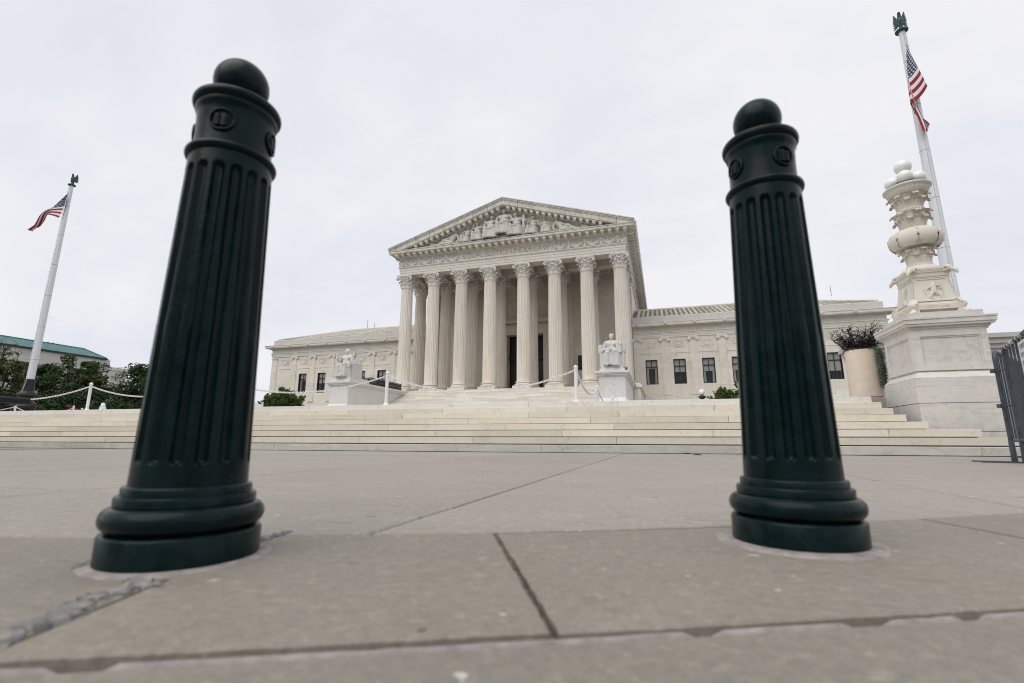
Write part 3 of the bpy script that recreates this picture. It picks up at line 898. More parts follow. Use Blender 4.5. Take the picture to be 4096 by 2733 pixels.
# --- pediment
apx = 28.35; tipx = 14.92; tz = 23.62
sl = (apx-tz)/tipx
tym = MB().prism([(xl-.3,23.24),(xr+.3,23.24),(XC,27.55)], 51.35, 51.9, 'y'); tym.build('tympanum', M_trim, CW, ang=0)
led = MB().box(xl-.6, xr+.6, 50.5, 51.35, 23.24, 23.44); led.build('pediment_ledge', M_rake, CW, ang=0)
def clipz(pts, zmin):
    o = []
    for i in range(len(pts)):
        a, b = pts[i], pts[(i+1) % len(pts)]
        if a[1] >= zmin: o.append(a)
        if (a[1] >= zmin) != (b[1] >= zmin):
            t = (zmin-a[1])/(b[1]-a[1]); o.append((a[0]+(b[0]-a[0])*t, zmin))
    return o
# raking cornice cut into blocks with open joints
def rake_block(s, t0, t1):
    def P(t, up): return (XC+s*tipx*(1-t), tz+(apx-tz)*t-up)
    mb = MB()
    for y0, y1, u0, u1 in ((50.03,51.6,0,.10),(50.10,51.6,.10,.24),(50.16,51.6,.24,.34),(50.22,51.6,.34,.86),(50.30,51.6,.86,.95)):
        q = clipz([P(t0,u0), P(t1,u0), P(t1,u1), P(t0,u1)], 23.264)
        if len(q) > 2: mb.prism(q, y0, y1, 'y')
    return mb.build('raking_block', M_rake, CW, org=(P((t0+t1)/2,0)[0], 51, P((t0+t1)/2,0)[1]), ang=0)
for s in (-1, 1):
    nb = 8
    for k in range(nb): rake_block(s, k/nb+(.0012 if k else 0), (k+1)/nb-(.0012 if k < nb-1 else 0))
    sf = MB()
    def Q(t, up): return (XC+s*tipx*(1-t), tz+(apx-tz)*t-up)
    for y0, u0, u1, in ((51.02,.95,1.27),(51.15,1.27,1.34),(51.25,1.34,1.42)):
        sf.prism(clipz([Q(.0,u0),Q(1,u0),Q(1,u1),Q(.0,u1)], 23.45), y0, 51.5, 'y')
    sf.build('raking_bed_mould', M_trim, CW, ang=0)
    nm = 19
    for k in range(nm):
        t = .10+.905*k/nm
        x, z = Q(t, 1.27)
        if z > 23.3: put('modillion', ME_mo, (x, 51.03, z), CW)
# tympanum figures
def figure(mb, p, h, lean=0.0, face=0.0, legs=0.0, arml=(-.28,-.16,.42), armr=(.28,-.16,.42), robe=True, seed=0, wx=1.0):
    """seated carved figure; p = seat foot point, h = seated height, y towards the viewer is negative"""
    rnd = random.Random(seed)
    def Q(x, y, z): return (p[0]+x*h*wx+lean*h*max(0,z-.42), p[1]+y*h, p[2]+z*h)
    r = h; fx = face*.03
    mb.ell(Q(fx,-.04,.928), .060*r, .070*r, .078*r, 12, 9)
    mb.ell(Q(fx*1.2,-.058,.888), .042*r, .050*r, .048*r, 10, 7)
    mb.cap(Q(fx*1.6,-.104,.938), Q(fx*1.9,-.128,.908), .010*r, .015*r, 7)
    mb.cap(Q(fx*1.4-.036,-.096,.945), Q(fx*1.4+.036,-.096,.945), .012*r, .012*r, 6)
    mb.cap(Q(fx*1.5-.018,-.106,.882), Q(fx*1.5+.018,-.106,.882), .009*r, .009*r, 6)
    mb.ell(Q(fx*1.5,-.098,.862), .018*r, .018*r, .016*r, 6, 5)
    for s in (-1, 1):
        mb.ell(Q(fx+s*.063,-.035,.915), .010*r, .018*r, .025*r, 6, 5); mb.ell(Q(fx*1.3+s*.031,-.086,.905), .020*r, .018*r, .020*r, 6, 5)
    mb.ell(Q(face*.01,-.012,.955), .068*r, .074*r, .056*r, 12, 8)
    for k in range(14):
        an = rnd.uniform(0,2*pi); el_ = rnd.uniform(.1,1.2); mb.ell(Q(face*.01+.062*cos(an)*cos(el_), -.014+.068*sin(an)*cos(el_), .960+.050*sin(el_)), .016*r, .016*r, .014*r, 5, 4)
    mb.cap(Q(0,-.02,.78), Q(face*.02,-.03,.87), .045*r, .042*r)
    mb.cap(Q(-.15,-.01,.735), Q(.15,-.01,.735), .068*r, .068*r)
    mb.cap(Q(-.05,-.01,.69), Q(-.045,-.01,.46), .12*r, .115*r); mb.cap(Q(.05,-.01,.69), Q(.045,-.01,.46), .12*r, .115*r)
    mb.ell(Q(-.075,-.10,.67), .075*r, .05*r, .06*r, 8, 5); mb.ell(Q(.075,-.10,.67), .075*r, .05*r, .06*r, 8, 5)
    for s, e, k in ((-1, arml, 0), (1, armr, 1)):
        el = (s*.24, -.02, .52)
        mb.cap(Q(s*.185,-.01,.72), Q(*el), .058*r, .048*r); mb.cap(Q(*el), Q(*e), .048*r, .034*r)
        mb.ell(Q(*e), .038*r, .038*r, .042*r, 7, 5)
    for s in (-1, 1):
        kn = (s*.115+legs, -.31, .41+.02*s); ft = (s*.12+legs*1.6, -.28+.05*s, .03)
        mb.cap(Q(s*.085,-.03,.42), Q(*kn), .092*r, .074*r); mb.cap(Q(*kn), Q(*ft), .068*r, .045*r)
        mb.cap(Q(ft[0], ft[1], .025), Q(ft[0], ft[1]-.10, .018), .036*r, .026*r)
    if robe:
        for q in range(11):      # the skirt: side by side folds from the lap to the feet
            t = q/10; x0 = -.145+.29*t+legs; x1 = -.185+.37*t+legs*1.5; bow = 1-(2*t-1)**2
            yk = -.335+.05*bow; zk = .395-.07*bow
            rr = (.020, .034, .024, .030)[(q+seed) % 4]
            mb.cap(Q(x0, yk, zk), Q(x1+rnd.uniform(-.01,.01), -.30-.03*(1-bow)+rnd.uniform(-.02,.02), .03+.02*bow), rr*r, (rr+.012)*r, 7)
        for s in (-1, 1):
            for q in range(4): mb.cap(Q(s*(.17+.02*q)+legs, -.30+.07*q, .36), Q(s*(.21+.015*q)+legs*1.3, -.26+.07*q, .03), .030*r, .040*r, 6)
        for q in range(4):       # folds slung across the lap
            t = q/3; mb.cap(Q(-.15+legs, -.27+.05*t, .44-.01*t), Q(.0+legs, -.325+.05*t, .37-.02*t), .022*r, .024*r, 6); mb.cap(Q(.0+legs, -.325+.05*t, .37-.02*t), Q(.16+legs, -.27+.05*t, .45-.01*t), .024*r, .022*r, 6)
        for q in range(5): mb.cap(Q(-.15+.03*q,-.10,.735), Q(.0+.035*q,-.135,.45), .014*r+.006*r*(q % 2), .020*r, 6)
def recline(mb, p, h, s):
    def Q(x, y, z): return (p[0]+s*x*h, p[1]+y*h, p[2]+z*h)
    mb.ell(Q(-.05,-.05,.90), .085*h, .09*h, .11*h); mb.cap(Q(-.04,0,.7), Q(-.05,-.03,.82), .06*h, .06*h)
    mb.cap(Q(-.02,0,.66), Q(.22,0,.28), .15*h, .14*h); mb.cap(Q(.05,0,.62), Q(.28,-.05,.28), .13*h, .13*h)
    mb.cap(Q(-.15,-.02,.64), Q(-.28,-.08,.32), .075*h, .06*h); mb.cap(Q(-.28,-.08,.32), Q(-.12,-.2,.12), .06*h, .05*h)
    mb.cap(Q(.12,-.05,.66), Q(.42,-.14,.44), .07*h, .055*h); mb.cap(Q(.42,-.14,.44), Q(.75,-.16,.40), .055*h, .04*h)
    mb.cap(Q(.25,-.05,.24), Q(.72,-.12,.34), .12*h, .09*h); mb.cap(Q(.72,-.12,.34), Q(1.15,-.1,.12), .085*h, .055*h)
    mb.cap(Q(.22,-.08,.14), Q(.85,-.18,.13), .12*h, .08*h); mb.cap(Q(.85,-.18,.13), Q(1.35,-.15,.07), .075*h, .05*h)
    for q in range(6): mb.cap(Q(-.25+.2*q,-.16,.05), Q(-.1+.2*q,-.22,.16), .04*h, .035*h, 6)
random.seed(4)
def relief(name, mb, org): 
    me = remesh(mb, name, M_fig, .03, org, 1)
    return put(name, me, org, CW)
PY = 51.05
specs = [(-16.67,27.10,23.75,.0,.0,0,(-.24,-.30,.47),(.20,-.26,.44)), (-18.35,26.50,23.44,.02,1,.02,(-.26,-.24,.48),(.2,-.3,.46)), (-15.15,26.45,23.44,-.02,-1,-.01,(-.2,-.28,.5),(.34,-.2,.58)),
 (-20.10,25.88,23.44,.06,-1,.03,(-.10,-.2,.80),(.2,-.28,.44)), (-13.15,25.76,23.44,-.06,1,-.04,(-.06,-.2,.80),(.16,-.28,.44)), (-21.35,25.48,23.44,.04,1,-.06,(-.3,-.2,.36),(.16,-.3,.44)), (-11.75,25.32,23.44,-.03,-1,.05,(-.2,-.3,.44),(.3,-.2,.36))]
for i, (x, zt, zb, ln, fc, lg, al, ar_) in enumerate(specs):
    mb = MB(); figure(mb, (x, PY, zb), (zt-zb)*1.02, ln, fc, lg, al, ar_, True, i, 1.26)
    if i == 0:
        mb.box(x-.75, x+.75, 50.55, 51.3, 23.42, 23.75)
        for k in range(7): mb.ell((x+.13*cos(pi*k/6), PY-.1, zt+.02+.09*sin(pi*k/6)), .06, .06, .10, 6, 4)
    else: mb.box(x-.55, x+.55, 50.9, 51.3, 23.42, 23.44+.42*(zt-zb))
    relief('relief_figure', mb, (x, PY, zb))
for x, zt, s in ((-22.95,25.35,-1),(-10.3,25.3,1)):
    mb = MB(); recline(mb, (x, PY, 23.42), zt-23.42, s); relief('relief_figure', mb, (x, PY, 23.42))
for x, s in ((-26.3,-1),(-7.35,1)):
    mb = MB(); random.seed(int(abs(x)))
    for k in range(12): mb.ell((x+random.uniform(-.75,.75), PY, 23.5+random.uniform(0,.5)*(1-abs(k-6)/8)), .22, .2, .18, 7, 5)
    mb.cap((x-.6,PY,23.5),(x+.5,PY,23.75), .16,.2); relief('relief_urn', mb, (x, PY, 23.42))
mb = MB(); mb.lathe([(.20,0),(.22,.1),(.22,2.2),(.17,2.3),(.2,2.5),(.12,2.8),(.03,2.95)], 12, (-14.25,50.95,23.44)); relief('relief_fasces', mb, (-14.25,50.95,23.44))
mb = MB(); mb.cap((-19.15,50.9,23.5),(-19.05,50.95,26.0),.14,.13); mb.ell((-19.0,50.8,24.1),.42,.2,.62); mb.ell((-18.85,50.8,24.35),.3,.2,.5); relief('relief_shield', mb, (-19.1,50.9,23.44))
# --- roof of the temple block, gutter lion masks along the side
rf = MB()
rf.prism([(xl-1.1,23.26),(xr+1.1,23.26),(XC,apx-.18)], 51.6, 92.5, 'y'); rf.build('roof', M_pan, CW, ang=0)
gut = MB()
for s, x in ((1, xr+1.14), (-1, xl-1.14)):
    a, b = sorted((x, x-s*.5)); gut.box(a, b, 51.6, 92.5, 23.26, 23.62)
gut.build('gutter', M_rake, CW, ang=0)
an = MB(); an.lathe([(.10,-.2),(.16,-.05),(.17,.1),(.10,.26),(.02,.36)], 8); ME_an = an.mesh('antefix', M_rake, ang=60)
for k in range(40): put('antefix', ME_an, (xr+1.16, 51.0+k*1.0, 23.50), CW)
# --- cella: rear wall of the portico with the door, side walls
ww = MB()
DW0, DW1, DZ = XC-2.45, XC+2.45, 13.85
ww.box(xl+.75, DW0, 60, 61.4, 1.1, 21.58); ww.box(DW1, xr-.75, 60, 61.4, 1.1, 21.58); ww.box(DW0, DW1, 60, 61.4, DZ, 21.58)
ww.box(xl+.1, xl+1.3, 61.4, 92, 1.1, 20.4); ww.box(xr-1.3, xr-.1, 61.4, 92, 1.1, 20.4)
ww.build('portico_wall', M_wall, CW, ang=0)
ds = MB()
for x0, x1, z0, z1, y in ((DW0-.75,DW0-.003,FZ,DZ+.75,59.86),(DW1+.003,DW1+.75,FZ,DZ+.75,59.86),(DW0,DW1,DZ+.003,DZ+.75,59.86),(DW0-.9,DW1+.9,14.6,15.05,59.82),(DW0-1.1,DW1+1.1,15.05,15.2,59.6),(DW0-1.5,DW1+1.5,15.25,15.6,59.15),(DW0-1.6,DW1+1.6,15.6,15.72,59.05)):
    ds.box(x0, x1, y, 60.05, z0, z1)
for k in range(38): ds.box(DW0-1.05+k*.19, DW0-.95+k*.19, 59.45, 59.6, 15.06, 15.19)
for x0, x1 in ((-19.6,-17.4),(-15.9,-13.7)):
    for a, b, c, d in ((x0,x1,18.3,18.42),(x0,x1,16.2,16.32),(x0,x0+.12,16.32,18.3),(x1-.12,x1,16.32,18.3)): ds.box(a, b, 59.92, 60.02, c, d)
ds.build('door_surround', M_trim, CW, ang=0)
dd = MB(); dd.box(DW0, DW1, 61.25, 61.4, FZ, DZ)
door = dd.build('door', M_door, CW, ang=0)
dp = MB()
for s in (-1, 1):
    for k in range(4): dp.box(XC+s*1.22-.95, XC+s*1.22+.95, 61.18, 61.26, FZ+.35+k*1.15, FZ+1.3+k*1.15)
dp.build('door_panel', M_door, door, ang=0)
dg = MB(); dg.box(DW0, DW1, 60.9, 61.25, 10.6, 10.95)
for k in range(15): dg.box(DW0+.2+k*.32, DW0+.26+k*.32, 61.1, 61.16, 10.95, DZ)
for k in range(9): dg.box(DW0, DW1, 61.1, 61.16, 11.2+k*.3, 11.26+k*.3)
dg.build('door_grille', M_bronze, door, ang=0)
for x0 in (-9.75, -24.7):
    wdw = MB().box(x0, x0+1.2, 59.94, 60.02, 8.85, 10.7).build('wall_opening', M_stone_l, CW, ang=0)
# pilasters on the rear wall behind each column
pm = MB(); pm.box(-.72,.72,-.35,0,0,13.0); pm.box(-.85,.85,-.45,0,0,.7); pm.box(-.80,.80,-.42,0,.7,.9)
ME_pi = pm.mesh('wall_pilaster', M_col, ang=0)
for i, x in enumerate(CX):
    if i in (3, 4): continue
    o = put('wall_pilaster', ME_pi, (x, 60.0, FZ), CW)
    c = put('capital', ME_ca); c.parent = o; c.location = (0, -.0, 12.97); c.scale = (.95,.6,1)
# ceiling: beams and coffers
MB().box(xl+.7, xr-.7, 52.0, 61, 21.6, 21.9).build('portico_ceiling', M_trim, CW, ang=0)
for x in CX: MB().box(x-.62, x+.62, 52.70, 60, 20.36, 21.6).build('ceiling_beam', M_trim, CW, org=(x,56,20.36), ang=0)
for a, b in zip(CX[:-1], CX[1:]): MB().box(a+.623, b-.623, 55.05, 56.35, 20.38, 21.6).build('ceiling_lintel', M_trim, CW, org=((a+b)/2,55.7,20.38), ang=0)
cf = MB()
for a, b in zip(CX[:-1], CX[1:]):
    for y0, y1 in ((52.75,55.0),(56.4,59.9)):
        n = 2
        for k in range(3):
            cf.box(a+.623, b-.623, y0+(y1-y0)*k/2-.09, y0+(y1-y0)*k/2+.09, 21.2, 21.6)
        cf.box((a+b)/2-.09, (a+b)/2+.09, y0, y1, 21.22, 21.6)
cf.build('ceiling_coffers', M_trim, CW, ang=0)
# ---------------------------------------------------------------- WINGS
WY = 59.0
def window_me():
    w2, h = .68, 2.9
    fr = MB()
    for x0, x1, z0, z1 in ((-w2,-w2+.11,0,h),(w2-.11,w2,0,h),(-w2+.11,w2-.11,0,.11),(-w2+.11,w2-.11,h-.11,h),(-.035,.035,.11,h-.11),(-w2+.11,-.035,h*.70,h*.70+.10),(.035,w2-.11,h*.70,h*.70+.10)):
        fr.box(x0, x1, .20, .30, z0, z1)
    for x0, x1, z0, z1 in ((-w2,-w2+.05,0,h),(w2-.05,w2,0,h)): fr.box(x0, x1, .02, .20, z0, z1)
    pa = MB().box(-w2+.03, w2-.03, .245, .255, .05, h-.05)
    return fr.mesh('window', M_frame, ang=0), pa.mesh('pane', M_glass, ang=0)
ME_wf, ME_wp = window_me()
M_glass_t = NT('clear_glass')
def _gt():
    m = M_glass_t
    m.p.inputs['Transmission Weight'].default_value = .0
    m.p.inputs['Alpha'].default_value = .20
    return m.done((.03,.035,.04), .05, spec=.7)
M_glass_t = _gt()
ME_wp.materials.clear(); ME_wp.materials.append(M_glass_t)
ME_room = MB().box(-.66,.66,.9,.95,0,2.9).mesh('room_back', M_stone_l, ang=0)
def blind_me(z):
    mb = MB()
    n = 14
    mb.box(-.58,.58,.30,.315,z,2.8)
    return mb.mesh('blind', M_blind, ang=0)
ME_bl = [blind_me(z) for z in (.62,.95,1.4,1.9)]
cu = MB()
for s in (-1, 1):
    rows = []
    for k in range(13):
        x = s*(.58-.26*k/12); y = .345+.02*sin(k*1.9)
        rows.append([(x, y, .08), (x+s*.05*(k/12), y, 1.2), (x, y, 2.8)])
    cu.grid(rows)
ME_cu = cu.mesh('curtain', M_curt, ang=180)
def window(x, z=6.78, v=0):
    o = put('window', ME_wf, (x, WY, z), CW)
    for nm, me in (('pane', ME_wp), ('room_back', ME_room), ('blind', ME_bl[v % 4])) + ((('curtain', ME_cu),) if v % 3 != 1 else ()):
        c = put(nm, me); c.parent = o
    return o
def pil_cap():
    mb = MB(); mb.box(-.50,.50,-.16,0,.28,.36); mb.box(-.46,.46,-.13,0,.10,.28)
    for s in (-1, 1):
        for r, t in ((.215,.09),(.13,.13),(.06,.16)):
            V = [(s*.44+r*cos(2*pi*k/14), .10+r*sin(2*pi*k/14)) for k in range(14)]
            mb.prism(V, -.13-t*.5, -.02, 'y')
    for k in range(5): mb.ell((-.2+.1*k,-.15,.19), .042, .04, .06, 6, 4)
    return mb.mesh('pilaster_capital', M_carve, ang=40)
ME_pc = pil_cap()
pb = MB(); pb.box(-.42,.42,-.07,0,5.76,12.02); pb.box(-.54,.54,-.15,0,5.52,5.62); pb.box(-.48,.48,-.11,0,5.62,5.76)
ME_pl = pb.mesh('pilaster', M_wall, ang=0)
def swag_panel():
    mb = MB()
    for x0, x1, z0, z1 in ((-.68,.68,.84,.88),(-.68,.68,0,.04),(-.68,-.64,.04,.84),(.64,.68,.04,.84)): mb.box(x0, x1, -.028, 0, z0, z1)
    P = [(-.52+1.04*k/16, -.02, .74-.56*(1-(2*k/16-1)**2)**.8) for k in range(17)]
    mb.tube(P, [.03+.05*(1-(2*k/16-1)**2) for k in range(17)], 6)
    P2 = [(-.42+.84*k/12, -.02, .74-.36*(1-(2*k/12-1)**2)) for k in range(13)]
    mb.tube(P2, .03, 5)
    for s in (-1, 1):
        spiral(mb, (s*.22,-.02,.72), (s,0), .09, .03, 1.2, .02, 12); mb.tube([(s*.54,-.02,.76),(s*.57,-.02,.5),(s*.53,-.02,.2)], .03, 5)
        mb.ell((s*.48,-.01,.14), .07, .04, .05, 6, 4)
    mb.ell((0,-.02,.70), .10, .05, .10, 8, 5)
    return mb.mesh('relief_panel', M_carve, ang=50)
ME_rp = swag_panel()
lm = MB(); lm.ell((0,-.06,0), .13, .13, .14, 8, 6); lm.ell((0,-.16,-.04), .06, .07, .05, 6, 4); lm.ell((-.1,-.03,.1), .05, .05, .06, 6, 4); lm.ell((.1,-.03,.1), .05, .05, .06, 6, 4)
ME_lm = lm.mesh('lion_mask', M_white, ang=60)
def tile_row_me(L, dz):
    """one row of barrel tiles running up the slope"""
    mb = MB(); nt_ = 14
    for k in range(nt_):
        y0, y1 = L*k/nt_, L*(k+1)/nt_+.10; z0 = dz*k/nt_+.07; z1 = dz*(k+1)/nt_+.03
        rows = []
        for (y, z, r) in ((y0, z0, .17), (y1, z1, .135)):
            rows.append([(r*cos(pi*q/6), y, z+r*sin(pi*q/6)) for q in range(7)])
        mb.grid(rows)
        mb.add([(.17*cos(pi*q/6), y0, z0+.17*sin(pi*q/6)) for q in range(7)], [tuple(range(7))])
    return mb.mesh('tile_row', M_tile, ang=40, fix=False)
RD, RZr = 7.6, 2.75       # roof run and rise
ME_tr = tile_row_me(RD, RZr)
def wing(x0, x1, wins, pils, blanks, outer, zs):
    """x0..x1 wall extent; outer = -1 / +1 side of the free corner"""
    mb = MB()
    # wall as piers and bands so that the windows are real openings
    zb, zt = 6.78+zs, 9.68+zs
    mb.box(x0, x1, WY, WY+1.0, 1.1, zb); mb.box(x0, x1, WY, WY+1.0, zt, 12.30+zs)
    ed = [x0]
    for x in sorted(wins): ed += [x-.68, x+.68]
    ed.append(x1)
    for k in range(0, len(ed), 2): mb.box(ed[k], ed[k+1], WY, WY+1.0, zb, zt)
    if outer < 0: mb.box(x0, x0+1.0, WY+1.0, 90, 1.1, 12.3+zs)
    else: mb.box(x1-1.0, x1, WY+1.0, 90, 1.1, 12.3+zs)
    mb.build('wing_wall', M_wall, CW, ang=0)
    rb_ = random.Random(int(x1))
    for d, z0, z1 in ((.24,1.1,2.9),(.18,2.9,3.85),(.13,3.85,4.72),(.10,4.72,5.50)):
        a = x0-(d if outer < 0 else 0); fin_ = x1+(d if outer > 0 else 0)
        while a < fin_-.01:
            c = min(fin_, a+rb_.uniform(2.6,4.2))
            if fin_-c < 1: c = fin_
            MB().box(a+.006, c-.006, WY-d+rb_.uniform(0,.006), WY, z0+.006, z1-.004).build('base_block', M_trim, CW, org=((a+c)/2,WY-d,z0), ang=0); a = c
    e = MB()
    xa, xb = (lambda d: x0-(d if outer < 0 else 0)), (lambda d: x1+(d if outer > 0 else 0))
    for d, z0, z1, yb in ((.10,12.30,12.50,1),(.13,12.50,12.68,1),(.16,12.68,12.84,1),(.24,12.84,12.93,1),(.08,12.93,13.36,1),(.16,13.36,13.42,1)):
        e.box(xa(d), xb(d), WY-d, WY+1, z0+zs, z1+zs)
    e.build('wing_entablature', M_trim, CW, ang=0)
    c = MB(); c.box(xa(.30), xb(.30), WY-.30, WY+1, 13.56+zs, 13.62+zs); c.box(xa(.82), xb(.82), WY-.82, WY+1, 13.62+zs, 13.70+zs); c.box(xa(.86), xb(.86), WY-.86, WY+1, 13.70+zs, 13.95+zs); c.box(xa(.92), xb(.92), WY-.92, WY+1, 13.95+zs, 14.0+zs)
    c.build('wing_cornice', M_trim, CW, ang=0)
    c = MB(); c.box(xa(.16), xb(.16), WY-.16, WY+1, 13.42+zs, 13.56+zs)
    dn = MB(); x = xa(.2)+.05
    while x < xb(.2)-.1: dn.box(x, x+.085, WY-.285, WY-.155, 13.435+zs, 13.557+zs); x += .155
    c.build('dentil_band', M_trim, CW, ang=0); dn.build('dentils', M_trim, CW, kind='stuff', ang=0)
    MB().box(xa(-.05), xb(-.05), WY-.05, WY+1.1, 14.0+zs, 14.86+zs).build('blocking_course', M_block, CW, ang=0)
    MB().box(xa(-.05)+.03, xb(-.05)-.03, WY+.15, WY+1.2, 14.86+zs, 14.98+zs).build('eave_course', M_trim, CW, ang=0)
    for i, x in enumerate(wins): window(x, zb, (i*7+3) % 11)
    for x in pils:
        put('pilaster', ME_pl, (x, WY, zs), CW); put('pilaster_capital', ME_pc, (x, WY-.06, 11.92+zs), CW)
    st = MB(); P = sorted(pils)
    ed = sorted([x0+1.0 if outer < 0 else x0] + [q for p in P for q in (p-.42, p+.42)] + [x1-1.0 if outer > 0 else x1])
    for k in range(0, len(ed)-1, 2):
        st.box(ed[k]+.02, ed[k+1]-.02, WY-.05, WY, 10.42+zs, 10.50+zs); st.box(ed[k]+.02, ed[k+1]-.02, WY-.025, WY, 10.50+zs, 10.74+zs)
    st.build('string_course', M_wall, CW, ang=0)
    xc_ = x0 if outer < 0 else x1
    cp = MB(); s = -outer
    a, b2 = sorted((xc_, xc_+s*.95)); cp.box(a, b2, WY-.08, WY, 5.6, 12.02+zs); a, b2 = sorted((xc_-s*.06, xc_+s*1.02)); cp.box(a, b2, WY-.16, WY, 12.02+zs, 12.14+zs); cp.box(a, b2, WY-.16, WY, 5.5, 5.66)
    cp.build('corner_pilaster', M_wall, CW, ang=0)
    for x in list(wins)+blanks: put('relief_panel', ME_rp, (x, WY, 11.02+zs), CW)
    x = xa(0)+.6
    while x < xb(0): put('lion_mask', ME_lm, (x, WY-.87, 13.80+zs), CW); x += 3.2
    # roof: hipped at the free end
    ey, ez = WY+.35, 14.98+zs
    ry, rz_ = ey+RD, ez+RZr
    xo = xa(-.4) if outer < 0 else xb(-.4); xi = x1 if outer < 0 else x0
    r = MB(); xh = xo - outer*RD
    r.add([(xo,ey,ez),(xi,ey,ez),(xi,ry,rz_),(xh,ry,rz_),(xi,ry+RD,ez),(xo,ry+RD,ez)], [(0,1,2,3),(3,2,4,5),(0,3,5),(0,5,4,1),(1,4,2)])
    r.build('wing_roof', M_pan, CW, ang=0)
    pn_ = MB(); n = 14
    for k in range(n):          # overlapping courses of pan tiles
        f0, f1 = k/n, (k+1)/n
        xq = xo - outer*RD*f0
        pn_.add([(xq,ey+RD*f0-.02,ez+RZr*f0+.07),(xi,ey+RD*f0-.02,ez+RZr*f0+.07),(xi,ey+RD*f1+.04,ez+RZr*f1+.015),(xo-outer*RD*f1,ey+RD*f1+.04,ez+RZr*f1+.015),
                (xq,ey+RD*f0-.02,ez+RZr*f0+.0),(xi,ey+RD*f0-.02,ez+RZr*f0+.0)], [(0,1,2,3),(4,5,1,0)])
    pn_.build('pan_tiles', M_pan, CW, kind='stuff', ang=0)
    n = int(abs(xi-xo)/.56)
    for k in range(n):
        x = xo - outer*(.15+k*.56)
        fr_ = min(1.0, abs(x-xo)/RD)
        if fr_ > .97: put('tile_row', ME_tr, (x, ey, ez), CW)
        else:
            put('tile_row', ME_tr, (x, ey, ez), CW, scale=(1, max(.05,fr_), max(.05,fr_)))
    rg = MB(); 
    rg.tube([(xi,ry,rz_+.06),(xh,ry,rz_+.06)], .2, 8); rg.tube([(xh,ry,rz_+.06),(xo,ey,ez+.06)], .17, 8)
    rg.build('ridge_tiles', M_tile, CW, ang=60)
Rw = [-.92+3.13*k for k in range(7)]; Rp = [-2.46+3.14*k for k in range(8)]
wing(-2.9, 23.0, Rw, Rp, [21.1], 1, -.12)
Lw = [-50.33+3.3*k for k in range(6)]; Lp = [-52.0+3.31*k for k in range(7)]
wing(-56.1, -30.4, Lw, Lp, [-53.6], -1, .12)
for x, y, h in ((-45.2,66.9,1.6),(-43.9,66.9,.8),(-36.5,66.9,.8),(20.5,66,.9)): MB().tube([(x,y,17.6),(x,y,18.0+h)], .03, 5).build('lightning_rod', M_steel, CW, org=(x,y,17.6))

# ---------------------------------------------------------------- STAIR CHEEKS, STATUES, RAILINGS
def cheek(x0, x1, label, mouth):
    y0 = 39.0; t = thing('stair_pedestal', label, 'pedestal', ((x0+x1)/2, y0+4.5, 1.116), 'marble blocks flanking the grand stair')
    yb = 48.8
    mb = MB(); mb.box(x0, x1, y0, yb, 3.4, 5.22); mb.build('die', M_ped, t, ang=0)
    mb = MB()
    mb.box(x0-.45, x1+.45, y0-.45, yb, 1.116, 2.8); mb.box(x0-.30, x1+.30, y0-.30, yb, 2.8, 3.2)
    mb.prism([(y0-.30,3.2),(y0-.01,3.56),(yb,3.56),(yb,3.2)], x0-.003, x1+.003, 'x'); mb.prism([(x0-.30,3.2),(x0,3.56),(x1,3.56),(x1+.30,3.2)], y0-.02, yb-.01, 'y')
    mb.build('base_course', M_ped, t, ang=0)
    mb = MB()
    for d, z0, z1 in ((.06,5.22,5.30),(.16,5.30,5.42),(.26,5.42,5.50),(.32,5.50,5.66)): mb.box(x0-d, x1+d, y0-d, yb+.01*d, z0, z1)
    mb.build('cornice', M_ped, t, ang=0)
    bx0, bx1 = x0+.04, x1-.04
    MB().box(bx0, bx1, y0+.15, y0+3.4, 5.66, 5.90).build('plinth', M_ped, t, ang=0)
    MB().box(bx0+.12, bx1-.12, y0+.30, y0+3.3, 5.90, 6.13).build('plinth', M_ped, t, ang=0)
    return t
cheek(-30.05, -28.0, 'long marble cheek block left of the stair, under the hooded statue', 1)
cheek(-4.70, -2.65, 'long marble cheek block right of the stair, under the bare chested statue', -1)
def railing(pts, label, h=.74, z=5.66):
    L0 = pts[0]; t = thing('iron_railing', label, 'railing', (L0[0], L0[1], z), 'iron railings on the stair blocks')
    rl = MB(); lt = MB(); n_post = 0
    for (ax, ay), (bx, by) in zip(pts[:-1], pts[1:]):
        d = Vector((bx-ax, by-ay)); L_ = d.length; d /= L_
        def P(s, zz): return (ax+d.x*s, ay+d.y*s, z+zz)
        rl.tube([P(0,h), P(L_,h)], .035, 6); rl.tube([P(0,.07), P(L_,.07)], .025, 6); rl.tube([P(0,h*.5), P(L_,h*.5)], .012, 5)
        n = max(1, int(round(L_/.33))); s = L_/n
        for k in range(n):
            c = (k+.5)*s
            for zz in (h*.29, h*.73):
                r = h*.17
                lt.tube([P(c+r*cos(2*pi*q/10), zz+r*sin(2*pi*q/10)) for q in range(10)], .030, 4, True)
                for a in (pi/4, 3*pi/4): lt.tube([P(c-s*.46*cos(a)/.707, zz-h*.19*sin(a)/.707), P(c+s*.46*cos(a)/.707, zz+h*.19*sin(a)/.707)], .026, 4)
            lt.tube([P(k*s,.07), P(k*s,h)], .026, 4)
            lt.tube([P(c,.07), P(c,h)], .022, 4)
        p = MB()
    rl.build('rail', M_iron, t); lt.build('lattice', M_iron, t)
    for (ax, ay) in pts: MB().lathe([(.04,0),(.04,h),(.055,h+.02),(.05,h+.07),(.01,h+.1)], 8, (ax,ay,z)).build('post', M_iron, t, org=(ax,ay,z))
    return t
railing([(-29.9,42.7),(-28.05,42.7),(-28.05,48.75)], 'black iron lattice railing beside the hooded statue, running back to the columns')
railing([(-4.6,48.7),(-4.6,42.7),(-2.72,42.7)], 'black iron railing mostly hidden behind the bare chested statue')

